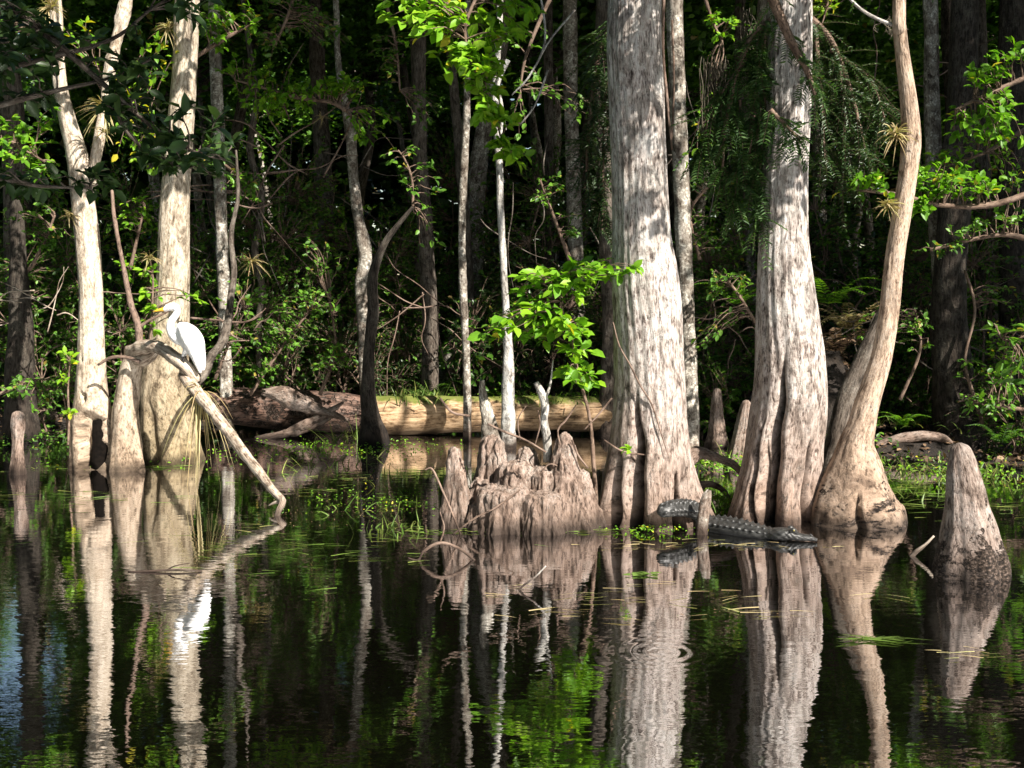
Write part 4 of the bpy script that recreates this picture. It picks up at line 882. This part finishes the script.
# cypress foliage: low limbs of D and C
def cyp_branch(parent, name_, lines, Y, n=14, length=.3, up=None, **k):
    wood = MB(); leaf = MB()
    for L in lines:
        a, r = pxpath(Y, L); needles(wood, leaf, a, length, int(n * 1.5), k.get('nl', .036), r[0])
    fo = leaf.build('foliage', M[k.get('mat', 'needle')], parent); wood.build(name_, M['stem'], parent)
cyp_branch(tD, 'limb', [[(772, 20, 8), (750, 40, 5), (735, 80, 4), (725, 130, 3), (722, 180, 2)], [(765, 30, 6), (758, 80, 4), (752, 130, 3), (745, 190, 2)], [(745, 60, 4), (712, 110, 3), (700, 160, 2)], [(760, 50, 4), (765, 110, 3), (760, 170, 2)], [(740, 100, 3), (740, 150, 2), (733, 215, 1.5)], [(760, 110, 3), (755, 180, 2), (760, 225, 1.5)]], 10.0, 13, .30)
cyp_branch(tD, 'limb', [[(800, 10, 9), (830, 40, 6), (850, 90, 4), (865, 150, 3)], [(815, 30, 6), (820, 90, 4), (825, 160, 2)], [(830, 50, 5), (870, 80, 4), (885, 120, 2)], [(840, 70, 4), (845, 130, 3), (842, 185, 2)]], 11.6, 15, .40, mat='dark', nl=.03)  # dark leaf colour stands in for shade on these needles
cyp_branch(tD, 'limb', [[(768, -10, 12), (790, 40, 8), (806, 70, 5), (815, 95, 2.5)], [(770, 110, 6), (785, 125, 5), (800, 140, 2)]], 9.55, 5, .22)
cyp_branch(tC, 'limb', [[(622, 10, 8), (600, 50, 5), (590, 120, 4), (585, 190, 2)], [(612, 40, 5), (604, 130, 3), (602, 230, 2)]], 10.7, 17, .34, mat='dark')
# higher limbs above the frame, whose shadows fall on the trunks
def high_limb(tree, trunk_pt, target, reach=1.6, n=3, dist=2.6, nn=9, length=.34):
    wood = MB(); leaf = MB(); c = np.array(target) + np.array(SUN) * dist
    for i in range(n):
        e = c + rng.normal(0, .28, 3); mid = (np.array(trunk_pt) + e) / 2 + [0, 0, .35]
        needles(wood, leaf, [np.array(trunk_pt), mid, (mid + e) / 2 + [0, 0, .1], e], length, nn, .034, .02)
    leaf.build('foliage', M['needle'], tree); wood.build('limb', M['stem'], tree)
high_limb(tC, ptC[-3], P(632, 75, YC - .3), n=5, dist=1.75, nn=12)
high_limb(tC, ptC[-3], P(648, 20, YC - .3), n=4, dist=1.6, nn=12)
high_limb(tC, ptC[-3], P(640, 215, YC - .3), n=4, dist=3.1, nn=14)
high_limb(tD, ptD[-3], P(792, 80, YD - .3), n=5, dist=1.9, nn=12)
high_limb(tD, ptD[-3], P(782, 160, YD - .3), n=4, dist=2.5, nn=12)

def high_leaves(tree, root, target, dist, n=16, size=.13, spread=(.55, .4, .3)):
    wood = MB(); leaf = MB(); c = np.array(target) + np.array(SUN) * dist; root = np.array(root)
    line = curve_to(root, c, .05, 6, .03); tube(wood, line, np.linspace(.03, .008, 6), 6, 14, cap=False)
    leafy_twigs(wood, leaf, catmull(line, 14)[6:], ell_targets(c, spread, n, .1), size, 7, .006, .5)
    leaf.build('foliage', M['mid'], tree); wood.build('limb', M['stem'], tree)
high_leaves(tA, ptA[-2], P(78, 190, YA - .2), 3.2, 14); high_leaves(tA, ptA[-2], P(60, 90, YA - .2), 2.2, 10)
high_leaves(tB, ptB[-2], P(178, 150, YB - .3), 3.2, 16); high_leaves(tB, ptB[-2], P(184, 60, YB - .3), 2.4, 12)
high_leaves(tC, ptC[-2], P(630, 90, YC - .3), 2.2, 14); high_leaves(tC, ptC[-2], P(650, 20, YC - .3), 1.9, 12); high_leaves(tC, ptC[-2], P(640, 230, YC - .3), 3.6, 10)
high_leaves(tD, ptD[-2], P(790, 60, YD - .3), 2.0, 14); high_leaves(tD, ptD[-2], P(785, 165, YD - .3), 2.8, 14)

# near-bank trees added behind and beside the camera to block low sky light
nb = [(-15, 12), (-16, 6), (-17, 0), (-16, -6), (-13, -11), (-8, -14), (-3, -15), (3, -16), (8, -17), (14, -16), (19, -12), (20, -5), (19, 2), (17, 8)]
for i, (x, Y0) in enumerate(nb):
    t = thing('added_bank_tree', 'added unseen tree of the near bank, outside the picture', 'tree', (x, Y0, 0), 'added near bank trees outside the picture'); mb = MB()
    tube(mb, [(x, Y0, -1), (x, Y0, 2), (x + .2, Y0, 5), (x, Y0 + .2, 8)], [.25, .18, .14, .06], 14, 30, shaper(ridge=.05, rn=5), .1, 3); mb.build('trunk', M['dim'], t)
    add_crown(t, (x, Y0, 3.6), i, 1.25, i * 1.7); add_crown(t, (x, Y0, 8), i + 1, 1.2, i * 2.3)

# spanish moss hanging
def moss(px, py, L, Y, lb, n=60, wpx=16):
    mb = MB()
    for i in range(n):
        p = P(px + rng.normal(0, wpx * .4), py + rng.normal(0, 3), Y + rng.normal(0, .06)); q = [p]
        for j in range(5): p = p + [rng.normal(0, .022), rng.normal(0, .022), -L * Y / F / 5 * rng.uniform(.6, 1.2)]; q.append(p)
        tube(mb, q, [.004] * 6, 3, 11, cap=False, lv=rng.random())
    o = mb.build('spanish_moss', M['moss'], origin=P(px, py, Y)); tag(o, lb, 'moss', 'hanging moss')
moss(716, 62, 70, 10.1, 'brown beard of moss hanging among needles left of the split-legged cypress')
moss(893, 18, 14, 10.2, 'small moss tuft near the top of the curved slender tree', 20, 12)
moss(745, 10, 40, 10.6, 'thin moss strand at the top between the two broad trunks', 24, 8)

# ------------------------------------------------------------------ air plants
def airplant(px, py, Y, R, lb, n=46, droop=.5, mat='straw', hang=0):
    mb = MB(); b = P(px, py, Y)
    for i in range(n):
        d = rng.normal(0, 1, 3); d[1] = -abs(d[1]) * .7; d[2] = d[2] * .8 + .35 - hang; blade(mb, b + rng.normal(0, .015, 3), d, R * Y / F * rng.uniform(.6, 1.15), .018, droop + hang * .2, 6)
    o = mb.build('air_plant', M[mat], origin=b); tag(o, lb, 'air plant', 'air plants on the trunks'); return o
airplant(105, 108, 12.7, 30, 'spiky round air plant between the two pale left trunks', 60)
airplant(50, 8, 12.7, 26, 'air plant at the top of the pale leftmost tree')
airplant(104, 133, 12.8, 16, 'small brownish air plant just under the spiky round one', 30)
airplant(168, 28, 13.3, 18, 'tan air plant near the top of the wide yellowish cypress', 40)
airplant(252, 262, 15.8, 24, 'straw-coloured air plant on a stem right of the wide yellowish cypress', 44)
airplant(150, 258, 13.2, 16, 'dry air plant left of the wide yellowish cypress, above the bird', 34)
airplant(200, 392, 11.95, 48, 'long straw-like tuft hanging under the slanting bare branch', 46, .9, 'straw', 1.1)
airplant(895, 134, YE - .05, 22, 'upper air plant on the left side of the curved slender tree', 44)
airplant(888, 205, YE - .05, 20, 'lower air plant on the left side of the curved slender tree', 44)
airplant(322, 118, 16.4, 12, 'tiny reddish air plant beside the crooked tree', 26)
airplant(70, 215, 12.9, 14, 'wispy air plant at left of the pale leftmost tree', 24)

# ------------------------------------------------------------------ ferns and dry fronds
def frond(mb, base, tip, w=.12, n=16, lv=None, droop=.2):
    b = np.array(base); e = np.array(tip); L = np.linalg.norm(e - b); t = np.linspace(0, 1, n)[:, None]
    c = b * (1 - t) + e * t; c[:, 2] += np.sin(t[:, 0] * np.pi) * L * droop
    tan = np.gradient(c, axis=0); s = np.cross(tan, [0, 0, 1.0]); s /= np.linalg.norm(s, axis=1)[:, None] + 1e-9
    for sg in (-1, 1):
        add_leaves(mb, c, tan / np.linalg.norm(tan, axis=1)[:, None] * .6 + s * sg + [0, 0, -.15], w * (1 - .7 * t[:, 0]) * rng.uniform(.85, 1.1), .22, np.tile([0, 0, 1.0], (n, 1)) + rng.normal(0, .25, (n, 3)), 0 if lv is None else lv, .9 if lv is None else lv + .01, 0)
    tube(mb, c[::3], np.full(len(c[::3]), .004), 4, 10, cap=False)
def fern(px, Y, z, lb, mat='mid', n=9, L=.6, name='fern', w=.13):
    x = (px - 512) / F * Y; b = np.array([x, Y, z]); mb = MB()
    for i in range(n):
        an = i * 6.28 / n + rng.random() * .5; e = b + [math.cos(an) * L, math.sin(an) * L * .8, L * rng.uniform(.05, .55)]; frond(mb, b, e, w * L / .6)
    o = mb.build(name, M[mat], origin=b); tag(o, lb, 'fern', 'ferns of the forest edge')
fern(735, 14.0, 1.95, 'green fern frond cluster high between the two broad trunks', 'bright', 6, .55)
fern(828, 14.2, 1.95, 'pale fern cluster between the split-legged cypress and the curved tree', 'bright', 8, .7)
fern(850, 14.8, 1.6, 'dry brown frond cluster behind the curved slender tree', 'straw', 12, .75)
fern(835, 14.0, 1.35, 'lower dry frond cluster behind the dark leaning trunk', 'litter', 12, .65)
fern(870, 15.2, 1.3, 'green frond cluster right of the curved slender tree', 'mid', 9, .6)
fern(430, 17.6, .45, 'fern behind the mossy left part of the pale log', 'mid', 8, .5)
fern(765, 15.5, .8, 'fern low behind the split-legged cypress', 'mid', 9, .6)
fern(905, 14.4, .35, 'low bright fern on the mud by the thin curved log', 'bright', 8, .35)
fern(1005, 13.4, .25, 'fern at the waterside of the right edge', 'mid', 8, .45)
# a mound for the dry fronds
mb = MB(); tube(mb, [(3.9, 14.4, -.4), (4.0, 14.9, .5), (4.1, 15.2, 1.2), (4.15, 15.4, 1.55)], [.8, .65, .42, .1], 60, 60, None, .4, 3, seed=4)
o = mb.build('root_mound', M['mud'], origin=(4, 15, 0))
n = 1500; th = rng.uniform(-3.3, .2, n); zz = rng.uniform(.05, 1.55, n); rr = np.interp(zz, [-.4, .5, 1.2, 1.55], [.82, .68, .45, .13]) * 1.02
lm = MB(); pos = np.stack([np.interp(zz, [0, 1.5], [3.95, 4.14]) + np.cos(th) * rr, np.interp(zz, [0, .5, 1.5], [14.6, 14.9, 15.38]) + np.sin(th) * rr, zz], -1); add_leaves(lm, pos, rng.normal(0, 1, pos.shape), rng.uniform(.06, .16, n), .35, None, 0, .9, .05); lm.build('leaf_litter', M['litter'], o)
tag(o, 'brown earthy root mound under dry fronds behind the curved slender tree', 'mound')

# bare twigs / lianas
def twiggy(label, Y, lines, mat='twig', name='bare_twigs', cat='twigs'):
    mb = MB()
    for L in lines:
        a, r = pxpath(Y, L); tube(mb, a, r, 6, len(a) * 6, None, .12, 3, seed=len(L))
    o = mb.build(name, M[mat], origin=pxpath(Y, lines[0])[0][0]); tag(o, label, cat)
    if 'tangle' in name: o['kind'] = 'stuff'
    return o
def rtwigs(px, py, n, Ln, w=1.6, sx=1.0):
    out = []
    for i in range(n):
        a = rng.uniform(0, 6.28); p = np.array([px + rng.normal(0, Ln * .3 * sx), py + rng.normal(0, Ln * .3)]); L = [(*p, w * rng.uniform(.6, 1.4))]
        for j in range(4): a += rng.normal(0, .33); p = p + np.array([math.cos(a) * sx, math.sin(a)]) * Ln / 4 * rng.uniform(.6, 1.3); L.append((*p, w * (1 - j * .2)))
        out.append(L)
    return out
twiggy('grey tangled bare twigs beside the broken trunk at left', 14.6, rtwigs(45, 305, 9, 60, 1.2), 'drift')
twiggy('pale bare twigs crossing right of the perched white bird', 14.4, [[(190, 318, 2.4), (215, 320, 2.2), (245, 322, 2), (262, 312, 1.4)], [(245, 322, 2), (256, 318, 1.4), (266, 308, 1)]] + rtwigs(240, 330, 5, 40))
twiggy('tangle of bare vines above the air plant near the crooked tree', 16.6, rtwigs(270, 170, 16, 90, 1.8), 'twig', 'vine_tangle', 'vines')
twiggy('bare light twigs at the top between the hanging branch and the tallest trunk', 12.4, [[(540, -10, 2.5), (545, 40, 2.3), (530, 75, 2), (512, 95, 1.6)], [(575, 10, 2), (550, 40, 2), (538, 62, 1.6)], [(548, 70, 2.4), (535, 105, 2), (520, 125, 1.6)], [(495, 60, 2.4), (500, 95, 2.2), (506, 130, 2)], [(508, 60, 5), (498, 85, 4.5), (502, 110, 4), (500, 140, 4)]], 'slim')
twiggy('thin pale vines running down the right edge of the tallest trunk', 10.3, [[(664, -10, 4), (663, 50, 3.4), (667, 100, 3.4), (672, 150, 2)], [(672, 20, 2.4), (674, 80, 2.2), (672, 140, 2)]], 'twig', 'vine', 'vine')
twiggy('bare curved branch leaving the top of the curved slender tree to the left', YE, [[(897, 26, 4), (880, 20, 3.6), (862, 10, 3), (845, -6, 3)]], 'slim', 'bare_branch', 'branch')
twiggy('dry reed-like stems and twigs in front of the low knee stump', YK - .35, [[(425, 470, 1.4), (432, 469, 2.2), (440, 485, 2.2), (450, 508, 2), (462, 538, 2)], [(452, 535, 2.2), (475, 518, 2), (495, 508, 2), (520, 490, 1.6)], [(488, 424, 2.4), (505, 432, 2.4), (525, 440, 2.2), (546, 452, 2)], [(440, 398, 2.6), (452, 412, 2.6), (470, 416, 2.4)]])
twiggy('dark curling twigs around the whitish stick on the low stump', YK - .1, [[(560, 445, 2), (558, 430, 2), (566, 420, 2), (576, 405, 1.4)], [(572, 440, 2.4), (578, 455, 2.4), (588, 468, 2)], [(520, 440, 1.6), (518, 420, 1.4), (526, 406, 1)], [(612, 398, 2), (598, 415, 2), (584, 430, 1.4)], [(604, 440, 1.6), (625, 452, 2.2), (660, 456, 1.2)], [(535, 445, 1.4), (540, 425, 1.4), (538, 410, 1)], [(565, 470, 1.6), (550, 464, 1.6), (540, 474, 1.2)]], 'twig')
twiggy('reddish branching twigs floating left of the low stump', YW(560), [[(408, 558, 1.6), (418, 560, 2.4), (424, 551, 3), (440, 543, 3.4), (458, 548, 3.2), (474, 560, 2.4), (484, 568, 1.6)], [(416, 572, 1.6), (432, 577, 2.4), (448, 572, 3), (466, 570, 2.4), (480, 560, 2)], [(448, 572, 2.4), (442, 588, 2.2), (438, 600, 1.4), (426, 607, 1)], [(442, 588, 1.4), (441, 600, 1)], [(440, 543, 2), (444, 528, 2), (440, 512, 1.2)]])
twiggy('thin crooked pale twig lying on the water right of the reddish twigs', YW(590), [[(498, 604, 2), (515, 594, 2.4), (524, 585, 2.2), (535, 577, 1.8), (546, 566, 1.2)]], 'slim')
twiggy('light stick lying in the water left of the isolated knee', YW(556), [[(898, 571, 3), (908, 560, 4), (916, 552, 5), (926, 544, 3), (934, 536, 2.4)]], 'drift', 'floating_stick', 'stick')
twiggy('thin dark dead twigs sticking out of the water below the leftmost trunks', YW(572), [[(128, 572, 2), (150, 571, 2.4), (175, 570, 2.4), (202, 571, 1.4)], [(165, 571, 1.5), (175, 566, 1.4), (190, 563, 1)]])
for i, (cx, cy, n, Y, Ln) in enumerate(((30, 330, 12, 16.5, 90), (235, 230, 14, 16.8, 120), (300, 200, 14, 18, 130), (410, 300, 12, 17.5, 120), (545, 200, 12, 17, 120), (700, 150, 12, 15.5, 130), (740, 320, 14, 15.5, 80), (860, 330, 16, 14.6, 80), (960, 330, 14, 15.2, 110), (900, 60, 12, 16, 130))):
    where = ['at the left edge', 'near the wide yellowish cypress', 'around the crooked tree', 'behind the forked black trunk', 'left of the tallest trunk', 'between the tops of the broad trunks', 'low between the broad trunks', 'around the dry fronds', 'around the thick trunk at right', 'behind the top of the curved tree'][i]
    twiggy('wild tangle of dim vines and twigs ' + where, Y, rtwigs(cx, cy, int(n * .7), Ln * .8, 1.4), 'twig' if i % 3 == 0 else 'dim', 'vine_tangle', 'vines')

# ------------------------------------------------------------------ ground litter, grasses, floating weeds
def littr(n):
    x = rng.uniform(-14, 14, n); y = 12.5 + rng.random(n) ** 1.3 * 16; z = terrain_h(x, y); k = z > .0
    return np.stack([x, y, z + rng.uniform(.0, .05, n)], -1)[k]
mb = MB(); pos = littr(30000); add_leaves(mb, pos, rng.normal(0, 1, pos.shape) * [1, 1, .25], rng.uniform(.05, .12, len(pos)), .5, None, 0, .95, .03)
o = mb.build('leaf_litter', M['litter']); o['kind'] = 'stuff'
# undergrowth clumps of stuff: low green plants on the bank
mb = MB(); n = 9000; x = rng.uniform(-12, 12, n); y = 13 + rng.random(n) ** 1.2 * 12; z = terrain_h(x, y)
dn = vnoise(np.stack([x * .9, y * .9, x * 0], -1), 31); k = (z > -.02) & (dn > .0)
pos = np.stack([x, y, z + rng.uniform(.02, .28, n)], -1)[k]; add_leaves(mb, pos, rng.normal(0, 1, pos.shape) * [1, 1, .6], rng.uniform(.05, .10, len(pos)), .45, None, 0, .9, .02)
o = mb.build('ground_cover', M['mid']); o['kind'] = 'stuff'

def grass_patch(px, py, n, spread, h, Y=None, z=0.0, lb='', mat='grass', vertical=.8, w=.014, name='grass_clump'):
    mb = MB(); Y = Y or YW(py)
    b0 = P(px, py, Y); b0[2] = z
    for i in range(n):
        b = b0 + [rng.normal(0, spread), rng.normal(0, spread * 1.2), -.02]; d = rng.normal(0, .5, 3); d[2] = vertical
        blade(mb, b, d, h * rng.uniform(.5, 1.2), w, rng.uniform(.1, .8))
    o = mb.build(name, M[mat], origin=b0); tag(o, lb, 'grass', 'grass clumps')
    if spread > .16: o['kind'] = 'stuff'
    return o
grass_patch(415, 392, 198, .28, .38, 16.6, .5, 'green strappy grass tuft growing on top of the pale log', w=.02)
grass_patch(343, 440, 35, .14, .5, None, 0, 'thin reeds standing in water in front of the driftwood')
grass_patch(330, 468, 57, .35, .35, None, 0, 'sparse upright blades in the water below the driftwood')
grass_patch(385, 500, 39, .35, .28, None, 0, 'sparse blades in open water right of the slanting branch tip')
grass_patch(295, 455, 35, .3, .25, None, 0, 'few blades in dark water right of the wide yellowish cypress')
grass_patch(395, 530, 44, .12, .22, None, 0, 'small grass sprig in the water left of the knee stump')
grass_patch(478, 455, 30, .06, .45, 10.2, 0.2, 'bright green blades poking up behind the knee stump', w=.016)
grass_patch(720, 500, 110, .16, .22, 10.6, .05, 'yellow-green tuft on the mud behind the reptile\'s back', w=.012)
grass_patch(735, 455, 110, .35, .35, 12.6, .1, 'pale grasses on the mud between the two broad trunks')
grass_patch(900, 470, 132, .42, .28, 12.6, .05, 'bright marsh weeds in the shallows right of the curved tree', w=.014)
grass_patch(985, 465, 88, .25, .28, 12.4, .05, 'green weeds behind the isolated knee', w=.014)
grass_patch(60, 455, 30, .2, .3, None, 0, 'sparse weeds at the foot of the leftmost tree')
grass_patch(920, 500, 30, .3, .2, None, 0, 'few fallen blades between the cone-footed tree and the isolated knee', vertical=.3)
grass_patch(545, 398, 88, .35, .2, 16.3, .52, 'moss and low green blades on top of the right part of the pale log', w=.02)
grass_patch(900, 410, 132, .5, .3, 15.2, .35, 'low dim grass on the bank right of the curved tree', w=.015)
def marsh(px, py, n, sx, sy, h, lb, size=.05, Y=None, z=.02, mat='bright'):
    mb = MB(); Y = Y or YW(py); b0 = P(px, py, Y); b0[2] = z; q = rng.normal(0, 1, (n, 3)) * [sx, sy, 0]; q[:, 2] = rng.random(n) * h
    add_leaves(mb, b0 + q, rng.normal(0, 1, (n, 3)) * [1, 1, .5], rng.uniform(.6, 1.2, n) * size, .4, None, 0, .9, .03)
    o = mb.build('marsh_plant', M[mat], origin=b0); o['kind'] = 'stuff'
marsh(735, 458, 500, .45, .35, .14, 'low marsh', Y=12.4, z=.08)
marsh(725, 505, 260, .2, .10, .10, 'x', .04, Y=10.5, z=.03)
marsh(655, 515, 90, .18, .05, .05, 'x', .035, Y=9.35, z=.01)
marsh(900, 462, 200, .5, .6, .12, 'x', .05, Y=12.6, z=.02)
marsh(990, 465, 180, .4, .5, .16, 'x', .05, Y=12.2, z=.02)
marsh(120, 462, 260, .5, .25, .05, 'x', .04, z=.01)
marsh(330, 450, 500, .9, .5, .05, 'x', .04, z=.005)
marsh(395, 500, 200, .5, .4, .03, 'x', .03, z=.005)
marsh(40, 440, 300, .5, .4, .12, 'x', .05, Y=15.2, z=.03, mat='mid')
marsh(560, 400, 300, .9, .12, .08, 'x', .035, Y=16.3, z=.55)
# floating blades
def floating(px, py, n, sx, sy, lb, L=.18, mat='grass', lv=None, w=.008, name='floating_weed'):
    mb = MB(); Y = YW(py); b0 = P(px, py, Y) * [1, 1, 0]
    for i in range(n):
        b = b0 + [rng.normal(0, sx), rng.normal(0, sy), .006 + rng.random() * .012]; a = rng.normal(0, .35) + (np.pi if rng.random() < .5 else 0)
        blade(mb, b, [math.cos(a), math.sin(a), .03], L * rng.uniform(.5, 1.3), w, .04, 4, lv)
    o = mb.build(name, M[mat], origin=b0); tag(o, lb, 'water weed', 'floating weeds'); o['kind'] = 'stuff'; return o
floating(872, 641, 30, .07, .012, 'bright green streak of grass floating on open water at lower right', .17, lv=.35, w=.012)
floating(985, 655, 12, .2, .06, 'thin straw blades floating below the isolated knee', .14, 'straw', w=.005)
floating(300, 545, 60, .8, .5, 'scattered thin blades on dark water below the slanting branch', .22)
floating(390, 480, 120, .7, .9, 'scattered green blades between the slanting branch and the knee stump', .2)
floating(100, 468, 80, .6, .12, 'pale weeds round the foot of the left trees', .22)
floating(520, 532, 120, .55, .04, 'yellow-green weeds fringing the foot of the knee stump', .10, w=.010)
floating(700, 520, 80, .25, .06, 'yellow weeds caught beside the reptile', .10, w=.010)
floating(905, 490, 140, .45, .8, 'weeds floating between the cone-footed tree and the isolated knee', .22)
floating(690, 545, 32, .5, .1, 'few short straws under the tallest trunk', .12, 'straw')
floating(640, 575, 24, .05, .02, 'small green sprig floating under the tallest trunk', .07, lv=.3, w=.03)
floating(40, 500, 60, .5, .3, 'dim straws on the water at the left edge', .25)
floating(620, 600, 40, .8, .25, 'sparse straw bits in the middle of the open water', .16, 'straw')
# fine debris
def deb(n):
    x = rng.uniform(-7, 7, n); y = rng.uniform(6.8, 16, n) ; d = vnoise(np.stack([x * .6, y * .9, x * 0], -1), 77); k = (d > .15) & (terrain_h(x, y) < 0)
    return np.stack([x, y, np.full(n, .006)], -1)[k]
mb = MB(); pos = deb(9000); add_leaves(mb, pos, rng.normal(0, 1, pos.shape) * [1, 1, .02], rng.uniform(.006, .026, len(pos)) , .5, np.tile([0, 0, 1.0], (len(pos), 1)), 0, .95, .05)
o = mb.build('floating_debris', M['litter']); o['kind'] = 'stuff'
mb = MB(); pos = P(628, 450, YC - .42); add_leaves(mb, np.tile(pos, (7, 1)) + rng.normal(0, .01, (7, 3)), rng.normal(0, 1, (7, 3)), .075, .5, None, .7, .9, 0)
tube(mb, [pos + [-.02, .12, -.1], pos], [.003, .002], 4, 4); o = mb.build('sprout', M['bright'], origin=pos); tag(o, 'tiny bright sprout on the face of the tallest trunk near the slit', 'sprout')
